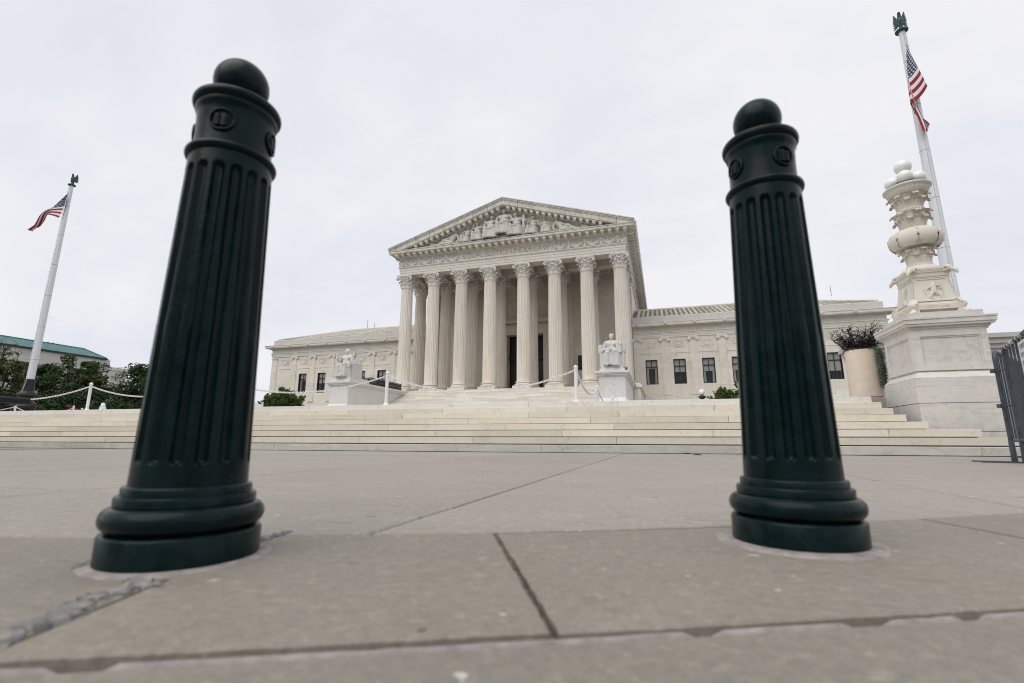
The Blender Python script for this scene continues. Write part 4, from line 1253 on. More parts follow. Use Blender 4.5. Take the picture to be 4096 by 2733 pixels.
def throne(t, c, w, zb):
    mb = MB(); x, y, z = c
    mb.box(x-w, x+w, y-.1, y+1.2, z, z+.95); mb.box(x-w, x+w, y+.95, y+1.35, z, z+zb)
    for s in (-1, 1):
        mb.box(x+s*w-.12, x+s*w+.12, y-.2, y+1.3, z, z+1.3)
        mb.lathe([(.10,-.24),(.17,-.225),(.17,1.22)], 14, (0,0,0), Matrix.Translation((x+s*w, y, z+1.33)) @ Matrix.Rotation(-pi/2, 4, 'X'))
    mb.build('throne', M_white, t, org=c, ang=40)
def statue_r():
    c = (-3.69, 39.95, 6.13)
    t = thing('seated_statue', 'white marble statue of a seated bare chested man with tablet, right of stair', 'statue', c, 'seated statues beside the stair')
    mb = MB(); figure(mb, c, 2.72, 0, 0, 0, (-.02,-.25,.50), (.27,-.16,.66), True, 21)
    h = 2.72
    # beard, drapery over the left shoulder, between-knee swag
    mb.ell((c[0], c[1]-.24, c[2]+2.36), .09, .08, .12)
    for k in range(4): mb.cap((c[0]+.28+.06*k, c[1]-.10, c[2]+2.05), (c[0]+.22+.07*k, c[1]-.26, c[2]+1.3), .05, .06, 6)
    for k in range(6):
        zz = 1.18-.07*k; mb.cap((c[0]-.24, c[1]-.86, c[2]+zz), (c[0]+.0, c[1]-.84, c[2]+zz-.28), .045, .05, 6); mb.cap((c[0], c[1]-.84, c[2]+zz-.28), (c[0]+.26, c[1]-.86, c[2]+zz+.02), .05, .045, 6)
    for s in (-1, 1):
        for k in range(6): mb.cap((c[0]+s*(.44+.05*k), c[1]-.70+.12*k, c[2]+1.08), (c[0]+s*(.50+.05*k), c[1]-.62+.10*k, c[2]+.06), .06, .08, 6)
    for k in range(5): # fingers on the lap
        mb.cap((c[0]+.10+.02*k, c[1]-.70, c[2]+1.36-.02*k), (c[0]+.24, c[1]-.74, c[2]+1.34-.035*k), .024, .02, 6)
    for k in range(4): mb.cap((c[0]+.70, c[1]-.36, c[2]+1.90-.05*k), (c[0]+.62, c[1]-.50, c[2]+1.92-.05*k), .026, .024, 6)
    put('figure', remesh(mb, 'figure', M_white, .017, c, 2), c, t)
    throne(t, c, .86, 1.75)
    tb = MB(); tb.bbox(c[0]+.36, c[0]+.80, c[1]-.46, c[1]-.28, c[2]+1.12, c[2]+2.02, .03); tb.build('tablet', M_white, t, org=c, ang=0)
    sw = MB(); sw.lathe([(.05,0),(.05,.45),(.09,.5),(.05,.56),(.055,.75),(.02,.8)], 8, (c[0]+.70, c[1]-.30, c[2]+1.98)); sw.build('sword_hilt', M_white, t, org=c)
    fs = MB(); fs.box(c[0]+.08, c[0]+.62, c[1]-1.15, c[1]-.55, c[2], c[2]+.17); fs.build('footrest', M_white, t, org=c, ang=0)
    for s in (-1, 1):
        sb = MB(); sb.lathe([(.22,0),(.23,.3),(.22,.72)], 10, (c[0]+s*.93, c[1]+.45, c[2]+1.22), squash=.8); sb.build('throne_scroll', M_white, t, org=c, ang=40)
statue_r()
def statue_l():
    c = (-29.0, 39.95, 6.13)
    t = thing('seated_statue', 'white marble statue of a seated hooded woman holding a small figure, left of the stair', 'statue', c, 'seated statues beside the stair')
    mb = MB(); figure(mb, c, 2.72, .02, -.4, -.02, (-.30,-.20,.66), (.05,-.20,.53), True, 33)
    # hood and shawl
    mb.ell((c[0]+.01, c[1]+.02, c[2]+2.56), .23, .25, .28)
    for s in (-1, 1):
        for k in range(5): mb.cap((c[0]+s*(.16+.03*k), c[1]+.02+.02*k, c[2]+2.42-.05*k), (c[0]+s*(.40+.10*k), c[1]-.02, c[2]+1.95-.12*k), .08, .10, 6)
        for k in range(5): mb.cap((c[0]+s*(.50+.05*k), c[1]-.25, c[2]+1.95-.1*k), (c[0]+s*(.66+.04*k), c[1]-.20+.06*k, c[2]+1.15), .08, .10, 6)
    for s in (-1, 1):
        for k in range(8): mb.cap((c[0]+s*(.10+.07*k), c[1]-.86+.05*k, c[2]+1.15), (c[0]+s*(.12+.08*k), c[1]-.82+.07*k, c[2]+.06), .07, .08, 6)
    for k in range(7):
        zz = 1.25-.09*k; mb.cap((c[0]-.28, c[1]-.88, c[2]+zz), (c[0]+.02, c[1]-.90, c[2]+zz-.26), .05, .05, 6); mb.cap((c[0]+.02, c[1]-.90, c[2]+zz-.26), (c[0]+.34, c[1]-.86, c[2]+zz+.06), .05, .05, 6)
    for k in range(4): mb.cap((c[0]+.12, c[1]-.56, c[2]+1.46-.03*k), (c[0]+.0, c[1]-.62, c[2]+1.44-.035*k), .026, .022, 6)
    put('figure', remesh(mb, 'figure', M_white, .017, c, 2), c, t)
    throne(t, c, .74, 1.8)
    fg = MB(); x, y, z = c[0]-.80, c[1]-.52, c[2]+1.86
    fg.lathe([(.12,0),(.13,.04),(.09,.08),(.10,.2),(.12,.32),(.05,.38)], 8, (x,y,z)); fg.ell((x,y,z+.45), .065, .065, .08); fg.cap((x-.1,y,z+.3),(x+.1,y-.05,z+.3),.045,.045); fg.ell((x,y,z-.03),.2,.12,.07)
    put('figurine', remesh(fg, 'figurine', M_white, .02, c, 1), c, t)
    bk = MB(); bk.bbox(c[0]+.30, c[0]+.72, c[1]-.62, c[1]-.45, c[2]+.95, c[2]+1.42, .02); bk.build('book', M_white, t, org=c, ang=0)
    fs = MB(); fs.box(c[0]-.5, c[0]+.25, c[1]-1.25, c[1]-.5, c[2], c[2]+.17); fs.build('footrest', M_white, t, org=c, ang=0)
statue_l()

# ---------------------------------------------------------------- CANDELABRUM ON ITS PEDESTAL
lp = thing('lamp_pedestal', 'square veined marble pedestal with sunk panels beside the right end of the steps', 'pedestal', (5.14, 11.3, .28))
def frame_face(mb, axis, sgn, c, u0, u1, z0, z1, wd, pr):
    """moulded frame round a sunk panel"""
    for a0, a1, b0, b1 in ((u0,u1,z1-wd,z1),(u0,u1,z0,z0+wd),(u0,u0+wd,z0+wd,z1-wd),(u1-wd,u1,z0+wd,z1-wd)):
        if axis == 'y': mb.box(a0, a1, *sorted((c, c+sgn*pr)), b0, b1)
        else: mb.box(*sorted((c, c+sgn*pr)), a0, a1, b0, b1)
px0, px1, py0, py1 = 4.57, 5.70, 10.77, 11.90
MB().bbox(4.47, 5.86, 10.66, 12.0, .40, .900, .004).build('footing_block', M_lampped, lp, ang=0)
MB().box(4.478, 6.6, 10.664, 12.0, .27, .392).build('footing_block', M_lampped, lp, ang=0)
MB().bbox(4.462, 5.87, 10.652, 12.01, .906, 1.20, .006).build('plinth', M_lampped, lp, ang=0)
mb = MB(); mb.bbox(4.47, 5.85, 10.66, 12.0, 1.204, 1.36, .006)
mb.add([(4.47,10.66,1.36),(5.85,10.66,1.36),(5.85,12.0,1.36),(4.47,12.0,1.36),(4.56,10.75,1.47),(5.72,10.75,1.47),(5.72,11.92,1.47),(4.56,11.92,1.47)], [(0,1,5,4),(1,2,6,5),(2,3,7,6),(3,0,4,7),(4,5,6,7)])
mb.build('base_mould', M_lampped, lp, ang=20)
MB().box(px0, px1, py0, py1, 1.468, 2.246).build('die', M_lampped, lp, ang=0)
mb = MB()
frame_face(mb, 'y', -1, py0, px0+.0, px1, 1.50, 2.246, .105, .032); frame_face(mb, 'y', -1, py0, px0+.105, px1-.105, 1.605, 2.141, .026, .016)
frame_face(mb, 'x', -1, px0, py0-.03, py1, 1.50, 2.246, .105, .032); frame_face(mb, 'x', -1, px0, py0+.105, py1-.105, 1.605, 2.141, .026, .016)
mb.build('panel_frame', M_lampped, lp, ang=0)
mb = MB()
for d, z0, z1 in ((.035,2.246,2.285),(.06,2.285,2.33),(.115,2.33,2.37),(.135,2.37,2.45),(.15,2.45,2.482)): mb.box(px0-d, px1+d, py0-d, py1+d, z0, z1)
mb.build('cornice', M_lampped, lp, ang=0)
MB().bbox(px0-.01, px1+.015, py0-.01, py1+.01, 2.484, 2.607, .004).build('cap_block', M_lampped, lp, ang=0)
cd = thing('candelabrum', 'carved marble lamp standard with ram heads, acanthus tiers and white globes', 'lamp', (5.135, 11.33, 2.61))
cxx, cyy = 5.135, 11.33
def tb(mb, lev):       # square tapered stack with concave sides
    V = []; F = []
    for hw, z in lev:
        V += [(cxx-hw,cyy-hw,z),(cxx+hw,cyy-hw,z),(cxx+hw,cyy+hw,z),(cxx-hw,cyy+hw,z)]
    for i in range(len(lev)-1):
        for k in range(4):
            j = (k+1) % 4; F.append((i*4+k, i*4+j, i*4+4+j, i*4+4+k))
    F += [(3,2,1,0), tuple(range(len(V)-4, len(V)))]
    return mb.add(V, F)
bx = MB(); tb(bx, [(.405,2.70),(.405,2.80),(.39,2.81),(.385,2.835),(.365,2.85),(.345,2.95),(.325,3.05),(.305,3.18),(.295,3.28),(.292,3.36),(.31,3.38),(.315,3.44),(.335,3.46),(.335,3.50),(.345,3.51),(.345,3.55)])
bx.build('altar', M_lamp, cd, ang=25)
mb = MB()
for s1 in (-1, 1):
    for s2 in (-1, 1): mb.box(cxx+s1*.40-.10*(s1 > 0)-.0, cxx+s1*.40+.10*(s1 < 0), cyy+s2*.40-.10*(s2 > 0), cyy+s2*.40+.10*(s2 < 0), 2.607, 2.70)
mb.box(cxx-.3, cxx+.3, cyy-.3, cyy+.3, 2.607, 2.70); mb.build('altar_foot', M_lamp, cd, ang=0)
mb = MB()
for hw, z0, z1, pr in ((.24,2.92,3.30,.016),):
    for s in ('y','x'):
        c = (cyy if s == 'y' else cxx)
        for a0, a1, b0, b1 in ((-.235,.235,3.315,3.335),(-.24,.24,3.345,3.36),(-.29,.29,2.862,2.872)):
            o = cxx if s == 'y' else cyy
            face = c-.345+ (.052 if b0 > 3.2 else -.03)
            if s == 'y': mb.box(o+a0, o+a1, face-.012, face+.04, b0, b1)
            else: mb.box(face-.012, face+.04, o+a0, o+a1, b0, b1)
# chevron band and laurel on the front and left faces
for k in range(9):
    x = -.26+k*.065
    for s in ('y','x'):
        for q in (-1, 1):
            p0 = (x, 3.475); p1 = (x+.03*q, 3.50)
            o = lambda u, z: (cxx+u, cyy-.338, z) if s == 'y' else (cxx-.338, cyy+u, z)
            mb.tube([o(*p0), o(*p1)], .006, 4)
for k in range(11):
    x = -.15+k*.03
    for s in ('y','x'):
        o = lambda u, z: (cxx+u, cyy-.407, z) if s == 'y' else (cxx-.407, cyy+u, z)
        for q in (-1, 1): mb.tube([o(x, 2.755), o(x+(.03 if k > 5 else -.03), 2.755+q*.022)], .005, 4)
mb.build('altar_carving', M_lamp, cd, ang=0, kind='stuff')
fgm = MB()      # low relief of a seated figure with scales on the front face
fy = cyy-.328
for a, b, r0, r1 in (((0,3.245),(0,3.245),.030,.03),((0,3.19),(.0,3.05),.055,.06),((-.03,3.19),(-.09,3.12),.02,.016),((.03,3.19),(.11,3.17),.02,.016),((.11,3.17),(.13,3.24),.012,.01),((.085,3.13),(.16,3.13),.01,.01),((.04,3.24),(.16,3.235),.007,.007),((-.03,3.03),(-.07,2.95),.045,.03),((.03,3.03),(.10,2.97),.045,.03),((-.07,2.95),(.0,2.88),.028,.02),((.10,2.97),(.06,2.88),.03,.02),((-.15,3.14),(-.10,2.88),.008,.012),((.14,3.14),(.16,2.88),.012,.014)):
    fgm.cap((cxx+a[0], fy+(3.25-a[1])*-.05, a[1]), (cxx+b[0]+1e-4, fy+(3.25-b[1])*-.05, b[1]), r0*.85, r1*.85, 7)
put('altar_relief', remesh(fgm, 'altar_relief', M_lamp, .006, (cxx,cyy,2.61), 2), (cxx,cyy,2.61), cd)
fgm = MB()
for a, b, r0, r1 in (((0,3.22),(0,3.22),.028,.028),((.0,3.17),(.02,3.02),.045,.04),((.02,3.0),(-.02,2.9),.035,.03),((.03,3.0),(.06,2.89),.03,.025)):
    fgm.cap((cxx-.335+(3.25-a[1])*-.05, cyy+a[0], a[1]), (cxx-.335+(3.25-b[1])*-.05, cyy+b[0]+1e-4, b[1]), r0, r1, 7)
put('altar_relief', remesh(fgm, 'altar_relief', M_lamp, .006, (cxx,cyy,2.61), 2), (cxx,cyy,2.61), cd)
def ram():
    mb = MB()
    mb.cap((.0,0,.0),(.10,0,-.07),.062,.035); mb.cap((.10,0,-.07),(.115,0,-.115),.034,.024); mb.ell((-.02,0,.02),.07,.075,.06)
    for s in (-1, 1):
        P = [(-.01+.058*cos(a)*(1-.05*a)-.01, s*(.058+.004*a), -.005+.058*sin(a)*(1-.05*a)) for a in [pi*.6+q*.62 for q in range(12)]]
        mb.tube(P, [.024-.0012*q for q in range(12)], 6)
    return remesh(mb, 'ram_head', M_lamp, .010, (0,0,0), 1)
def claw():
    mb = MB()
    mb.cap((.0,0,.27),(.055,0,.17),.045,.07); mb.cap((.055,0,.17),(.03,0,.07),.07,.05); mb.cap((.03,0,.06),(.10,0,.04),.05,.045)
    for q in (-1.5,-.5,.5,1.5): mb.cap((.10,q*.026,.035),(.155,q*.034,.022),.024,.019,6); mb.ell((.165,q*.034,.02),.018,.016,.02,6,4)
    for q in range(6): mb.cap((-.01+.008*q,-.06+.024*q,.30-.004*q),(.075,-.07+.028*q,.20),.014,.018,6)
    mb.ell((.08,0,.008),.11,.085,.012)
    return remesh(mb, 'lion_foot', M_lamp, .009, (0,0,0), 1)
ME_ram, ME_claw = ram(), claw()
for k in range(4):
    a = pi/4+k*pi/2
    put('ram_head', ME_ram, (cxx+.445*cos(a), cyy+.445*sin(a), 3.515), cd, rz=a)
    put('lion_foot', ME_claw, (cxx+.50*cos(a), cyy+.50*sin(a), 2.607), cd, rz=a)
    bdg = MB()
    for q in range(16):
        t = q/15; zz_ = 2.86+.56*t; HW = [(2.84,.37),(2.95,.345),(3.05,.325),(3.18,.305),(3.28,.295),(3.45,.30)]; hw_ = [a1+(b1-a1)*(zz_-a0)/(b0-a0) for (a0,a1),(b0,b1) in zip(HW[:-1],HW[1:]) if a0 <= zz_ <= b0][0]; r = (1.414*hw_+.004)/.985; bdg.ell((cxx+r*.985*cos(a), cyy+r*.985*sin(a), 2.86+.56*t), .015, .015, .017, 5, 4)
    bdg.build('corner_beading', M_lamp, cd, ang=60)
MB().lathe([(.345,3.55),(.33,3.58),(.28,3.63),(.22,3.66),(.215,3.70)], 32, (cxx,cyy,0)).build('dome', M_lamp, cd)
def tier(name, z, h, r0, r1, n, wd, curl, rows_=2):
    mb = MB(); mb.lathe([(r0,z),(r0*.98,z+.03),(r0+ (r1-r0)*.25,z+h*.6),(r1,z+h*.97),(r1*.9,z+h)], 28, (cxx,cyy,0))
    M = Matrix.Translation((cxx,cyy,z))
    for q in range(rows_):
        t_ = MB()
        for k in range(n):
            leaf_strip_s(t_, 2*pi*(k+.5*q)/n+.2, r0-.012, .0, h*(.80 if q == 0 else .50), wd*(1 if q == 0 else .8), curl, (r1-r0)*(.9 if q == 0 else .55))
        mb.add(t_.v, t_.f, M)
    mb.build(name, M_lamp, cd, ang=45, fix=False)
def leaf_strip_s(mb, a, r0, z0, h, wd, curl, flare, n=10):
    rows = []
    for i in range(n+1):
        t = i/n
        if t < .68:
            q = t/.68; r = r0+flare*q**2+.012; z = z0+h*q
        else:
            q = (t-.68)/.32; an = q*pi*1.1; r = r0+flare+.012+curl*(1-cos(an)); z = z0+h+curl*.8*sin(an)
        w_ = wd*(.75+.45*sin(pi*min(1,t)*.9))*(1 if t < .8 else 1-.6*(t-.8)/.2)*(1+.12*(-1 if i % 2 else 1))
        row = []
        for qq, off in ((-1,-.012),(-.6,.010),(-.3,.0),(0,.018),(.3,.0),(.6,.010),(1,-.012)):
            rr = r+off; row.append((rr*cos(a)-w_*qq*sin(a), rr*sin(a)+w_*qq*cos(a), z))
        rows.append(row)
    mb.grid(rows); mb.grid([[Vector(p)-Vector((cos(a),sin(a),0))*.016 for p in r_] for r_ in rows])
tier('leaf_tier', 3.70, .34, .185, .235, 7, .088, .040, 2)
# the fluted stem under the bulging urn, and the urn
mb = MB(); N = 72; prof = [(.185,3.98),(.19,4.02),(.22,4.06),(.27,4.10)]
V = []; F = []
for r, z in prof:
    for k in range(N): a = 2*pi*k/N; V.append((cxx+(r-.012*(k % 4 == 0))*cos(a), cyy+(r-.012*(k % 4 == 0))*sin(a), z))
for i in range(len(prof)-1):
    for k in range(N): j = (k+1) % N; F.append((i*N+k,i*N+j,i*N+N+j,i*N+N+k))
mb.add(V, F)
U = [(.25,4.07),(.33,4.08),(.375,4.12),(.395,4.19),(.393,4.26),(.37,4.33),(.32,4.385),(.25,4.42),(.20,4.43)]
V = []; F = []
for i, (r, z) in enumerate(U):
    for k in range(N):
        a = 2*pi*k/N; rip = .016*abs(sin(a*4))+.006*sin(a*28)*(1 if i < 6 else .3); V.append((cxx+(r*1.075-.012+rip)*cos(a), cyy+(r*1.075-.012+rip)*sin(a), z))
for i in range(len(U)-1):
    for k in range(N): j = (k+1) % N; F.append((i*N+k,i*N+j,i*N+N+j,i*N+N+k))
F.append(tuple(range(N-1,-1,-1))); F.append(tuple(range((len(U)-1)*N, len(U)*N)))
mb.add(V, F)
random.seed(8)
mb.build('urn', M_lamp, cd, ang=50)
lf = MB(); dk = MB()
for k in range(8):      # broad lobes lapping over the urn, with drilled holes
    a = 2*pi*k/8+.1; rows = []
    for i in range(9):
        t = i/8; an = pi*.52-t*pi*.88
        r = .275+.152*cos(an)*1.0; z = 4.235+.20*sin(an)
        w_ = .150*(.55+.6*sin(pi*min(1,.15+t*.8)))*(1+.10*(-1 if i % 2 else 1))
        rows.append([((r+o)*cos(a)-w_*q*sin(a), (r+o)*sin(a)+w_*q*cos(a), z) for q, o in ((-1,-.004),(-.5,.012),(0,.018),(.5,.012),(1,-.004))])
    lf.grid(rows)
    for q in range(0):
        an = random.uniform(-.3,1.2); aa = a+random.choice((-1,1))*random.uniform(.36,.40); r = .278+.135*cos(an)
        dk.ell((r*cos(aa), r*sin(aa), 4.245+.185*sin(an)), .009, .009, .008, 6, 4)
M = Matrix.Translation((cxx,cyy,0))
x = MB(); x.add(lf.v, lf.f, M); x.build('urn_leaf', M_lamp, cd, ang=60, fix=False)
tier('leaf_tier', 4.43, .43, .195, .262, 7, .10, .050, 2)
MB().lathe([(.215,4.86),(.235,4.87),(.235,4.89),(.21,4.905)], 28, (cxx,cyy,0)).build('fillet', M_lamp, cd)
tier('leaf_tier', 4.90, .30, .20, .28, 7, .10, .048, 2)
mb = MB(); V = []; F = []; N = 96
bp = [(.24,5.18),(.265,5.20),(.29,5.205),(.30,5.22),(.335,5.255),(.355,5.30),(.362,5.325),(.375,5.335),(.405,5.36),(.405,5.385),(.385,5.40),(.36,5.40)]
for i, (r, z) in enumerate(bp):
    for k in range(N):
        a = 2*pi*k/N; g_ = (.016*abs(sin(a*14))-.008) if 3 <= i <= 6 else (.004*sin(a*40) if 8 <= i <= 9 else 0)
        V.append((cxx+(r+g_)*cos(a), cyy+(r+g_)*sin(a), z))
for i in range(len(bp)-1):
    for k in range(N): j = (k+1) % N; F.append((i*N+k,i*N+j,i*N+N+j,i*N+N+k))
F.append(tuple(range(N-1,-1,-1))); F.append(tuple(range((len(bp)-1)*N, len(bp)*N)))
mb.add(V, F).build('bowl', M_lamp, cd, ang=45)
mb = MB(); mb.lathe([(.33,5.39),(.335,5.42),(.30,5.44),(.10,5.46),(.05,5.5),(.045,5.75),(.07,5.78),(.03,5.8)], 24, (cxx,cyy,0)); mb.build('lamp_plate', M_stone_l, cd)
for k in range(4):
    a = radians(-113)+k*pi/2
    x, y = cxx+.215*cos(a), cyy+.215*sin(a)
    MB().ell((x,y,5.575), .138, .138, .138, 24, 16).build('globe', M_globe, cd, org=(x,y,5.575), ang=180)
MB().ell((cxx,cyy,5.89), .155, .155, .155, 24, 16).build('globe', M_globe, cd, org=(cxx,cyy,5.89), ang=180)

# low wall running on behind the pedestal
lw = thing('plaza_wall', 'low moulded marble wall running on behind the lamp pedestal', 'wall', (9, 14.3, 1.116))
mb = MB(); mb.box(4.86, 18, 13.6, 15, 1.116, 2.20); mb.build('wall', M_lampped, lw, ang=0)
mb = MB()
for d, z0, z1 in ((.04,2.20,2.30),(.10,2.30,2.40),(.16,2.40,2.52),(.22,2.52,2.62)): mb.box(4.86-d, 18, 13.6-d, 15, z0, z1)
mb.build('coping', M_block, lw, ang=0)
mb = MB(); mb.box(4.80, 18, 13.5, 13.6, 1.116, 1.36); frame_face(mb, 'x', -1, 4.86, 13.65, 14.9, 1.42, 2.15, .05, .02); mb.build('base_course', M_lampped, lw, ang=0)
# ================================================================ BOLLARDS
def bollard(loc, label, tilt=None):
    t = thing('bollard', label, 'bollard', (0,0,0), 'green black fluted bollards in the pavement')
    mb = MB()
    P = [(.1355,.0),(.1355,.050),(.1325,.0545),(.126,.056)]
    for k in range(11): a = -pi/2+pi*k/10; P.append((.1165+.0215*cos(a), .0800+.0225*sin(a)))
    P += [(.1195,.1035),(.1195,.117),(.1175,.1205),(.1110,.1215),(.1105,.134),(.1085,.1375),(.1030,.1385)]
    mb.lathe(P, 72); mb.build('base', M_boll, t, ang=50)
    mb = MB(); NF = 16; seg = 14; N = NF*seg; zs = [.138,.1405,.145,.16]+[.172+.002*k for k in range(9)]+[.2+.05*k for k in range(12)]+[.776+.003*k for k in range(11)]+[.815,.825,.834]
    V = []; F = []
    def rad(z): return .1018-(z-.14)*(.1018-.0835)/(.834-.14)
    zb, zt, hw = .178, .802, .0105
    for z in zs:
        R = rad(z)
        for k in range(N):
            th = 2*pi*k/N; u = ((k % seg)/seg-.5)*2*pi/NF*R
            zz = max(0, zb+hw-z, z-(zt-hw)); q = u*u+zz*zz
            d = 0 if q > hw*hw else .0110*sqrt(max(0, 1-q/(hw*hw)))**.8
            if z < zb-.001 or z > zt+.001: d = 0
            V.append(((R-d)*cos(th), (R-d)*sin(th), z))
    for i in range(len(zs)-1):
        for k in range(N): j = (k+1) % N; F.append((i*N+k,i*N+j,i*N+N+j,i*N+N+k))
    F.append(tuple(range((len(zs)-1)*N, len(zs)*N)))
    mb.add(V, F); mb.build('fluted_shaft', M_boll, t, ang=55)
    mb = MB(); P = [(.080,.832)]
    for k in range(9): a = -pi/2+pi*k/8; P.append((.0835+.0085*cos(a), .8425+.0095*sin(a)))
    P += [(.0795,.853),(.0785,.866),(.0780,.90),(.0790,.935),(.0805,.945),(.0835,.950),(.0842,.955),(.0842,.960)]
    for k in range(9): a = -pi/2+pi*k/8; P.append((.0830+.0085*cos(a), .973+.012*sin(a)))
    P += [(.070,.990),(.040,.993),(.034,.996)]
    mb.lathe(P, 72); mb.build('collar', M_boll, t, ang=50)
    MB().ell((0,0,1.046), .059, .059, .0585, 48, 32).build('ball_finial', M_boll, t, org=(0,0,1.046), ang=180)
    for k in range(4):
        a = radians(-62)+k*pi/2
        mb = MB()       # local: x outwards
        V = []; n = 28
        path = [(.0792-.0792*(1-cos(.0)) , .0245*cos(2*pi*q/n), .902+.0245*sin(2*pi*q/n)) for q in range(n)]
        path = [(sqrt(.0795**2-y*y)+.001, y, z) for x, y, z in path]
        mb.tube(path, .0034, 8, True)
        rows = []
        bk = MB()
        for s in (-1, 1):        # open book with page curl
            rr = []
            for q in range(7):
                y = s*.0155*q/6; h = .0815+.0028*sin(pi*q/6)-.0006*q/6
                rr.append([(sqrt(max(1e-6,.0789**2-y*y))-.004, y, .914-.001*q/6), (h-.0008*(q/6), y, .914-.001*q/6), (h-.0008*(q/6), y, .888-.001*q/6), (sqrt(.0789**2-y*y)-.004, y, .888-.001*q/6)])
            bk.grid(rr); bk.add([rr[-1][0],rr[-1][1],rr[-1][2],rr[-1][3]], [(0,1,2,3)])
            for l in range(4): bk.cap((.0832,s*.0035,.9085-.005*l),(.0830,s*.0125,.9080-.005*l),.0009,.0009,5)
        M = Matrix.Rotation(a, 4, 'Z')
        m2 = MB(); m2.add(mb.v, mb.f, M); md = m2.build('medallion', M_boll, t, ang=60)
        m3 = MB(); m3.add(bk.v, bk.f, M); m3.build('book_emblem', M_boll, md, ang=40)
    t.location = loc
    if tilt: t.rotation_euler = tilt
    return t
B1 = bollard(BL, 'green black fluted bollard with ball top beside cracked paving, left of the columns')
B2 = dup(B1, BR, 'green black fluted bollard in an unbroken pale mortar ring, right of the columns')
B2.rotation_euler = (0, radians(.5), 0); B2.scale = (.99, .99, 1.002)
B1.scale = (.985, .985, .982)

# ================================================================ FLAGPOLES AND FLAGS
def eagle(c, yaw):
    mb = MB()
    mb.lathe([(.08,0),(.05,.08),(.06,.12),(.10,.16),(.06,.22)], 12)
    mb.ell((0,0,.48), .17, .16, .27); mb.cap((0,-.03,.62),(0,-.09,.82),.11,.075); mb.ell((0,-.12,.87),.075,.085,.075); mb.cap((0,-.18,.87),(0,-.25,.84),.035,.015)
    for s in (-1, 1):
        for k in range(7):
            mb.cap((s*(.10+.01*k), .06+.01*k, .62-.06*k), (s*(.22+.02*min(k,3)), .14+.03*k, 1.02-.12*k), .05, .03, 6)
    mb.cap((0,.06,.30),(0,.16,.16),.10,.06); mb.cap((-.07,-.05,.34),(-.08,-.08,.22),.06,.05); mb.cap((.07,-.05,.34),(.08,-.08,.22),.06,.05)
    return remesh(mb, 'eagle', M_verd, .02, (0,0,0), 1)
ME_eagle = eagle((0,0,0), 0)
def flagpole(x, y, z1, lean, label, yaw, rope_dx):
    t = thing('flagpole', label, 'flagpole', (x,y,1.116), 'flagpoles on the plaza')
    xt = x+lean
    mb = MB(); n = 14
    mb.tube([(x+lean*k/n, y, 4.6+(z1-4.6)*k/n) for k in range(n+1)], [.24-.115*(k/n)**1.15 for k in range(n+1)], 28)
    mb.build('pole', M_pole, t, org=(x,y,1.116))
    sm = MB(); sm.tube([(x+lean*k/n-.02*rope_dx, y-(.241-.115*(k/n)**1.15), 4.6+(z1-4.6)*k/n) for k in range(n+1)], .007, 4); sm.build('seam', M_seam, t)
    for k in range(6):
        q = (k+.6)/6.3; r = .242-.115*q**1.15
        MB().lathe([(r,-.012),(r+.004,-.006),(r+.004,.006),(r,.012)], 28, (x+lean*q, y, 4.6+(z1-4.6)*q)).build('joint_ring', M_seam, t, org=(x,y,4.6+(z1-4.6)*q))
    mb = MB(); mb.lathe([(.95,0),(.95,.25),(.85,.3),(.80,.55),(.72,.9),(.60,1.15),(.55,1.2),(.62,1.32),(.64,1.5),(.58,1.7),(.46,1.82),(.42,2.0),(.42,2.1),(.55,2.2),(.56,2.35),(.50,2.5),(.40,2.58),(.35,2.62),(.33,2.9),(.30,3.3),(.31,3.40),(.30,3.5)], 24, (x,y,1.116)); mb.build('bronze_base', M_bronze, t, org=(x,y,1.116))
    om = MB()
    for k in range(10):
        a = 2*pi*k/10; d = (cos(a), sin(a))
        spiral(om, (x+.72*d[0], y+.72*d[1], 1.9), d, .16, .04, 1.3, .05, 14); om.ell((x+.66*d[0], y+.66*d[1], 2.25), .10, .10, .12, 6, 5); om.ell((x+.58*d[0], y+.58*d[1], 2.68), .07, .07, .14, 6, 5)
    for k in range(20):
        a = 2*pi*k/20; om.ell((x+.53*cos(a), y+.53*sin(a), 3.4), .07, .07, .13, 6, 5)
    om.build('base_ornament', M_bronze, t, ang=60, kind='stuff')
    mb = MB(); mb.lathe([(.14,-.02),(.25,.02),(.26,.08),(.20,.13),(.10,.17),(.06,.30)], 20, (xt,y,z1)); mb.build('cap_ring', M_verd, t, org=(xt,y,z1))
    put('eagle', ME_eagle, (xt, y, z1+.16), t, rz=yaw, scale=(.88,.88,.92))
    rp = MB()
    for o in (.0, .05):
        rp.tube([(x+lean*k/n+rope_dx*((.24+o)*(1-.35*k/n)+.08*sin(pi*k/n)), y-.10, 2.5+(z1-2.7)*k/n) for k in range(n+1)], .006, 5)
    rp.build('halyard', M_rope, t)
    cl = MB(); cl.ell((x+.1,y-.62,2.45),.07,.07,.1,6,5); cl.tube([(x+.1,y-.62,2.45),(x+.22,y-.3,4.7)],.014,5); cl.build('rope_cleat', M_rope, t)
    return t
flagpole(-45.15, 24.1, 20.38, .32, 'tall white flagpole on a dark bronze base in front of the trees at left', .5, -1)
flagpole(11.88, 24.1, 19.15, -.08, 'tall white flagpole rising behind the marble candelabrum', -.4, .55)

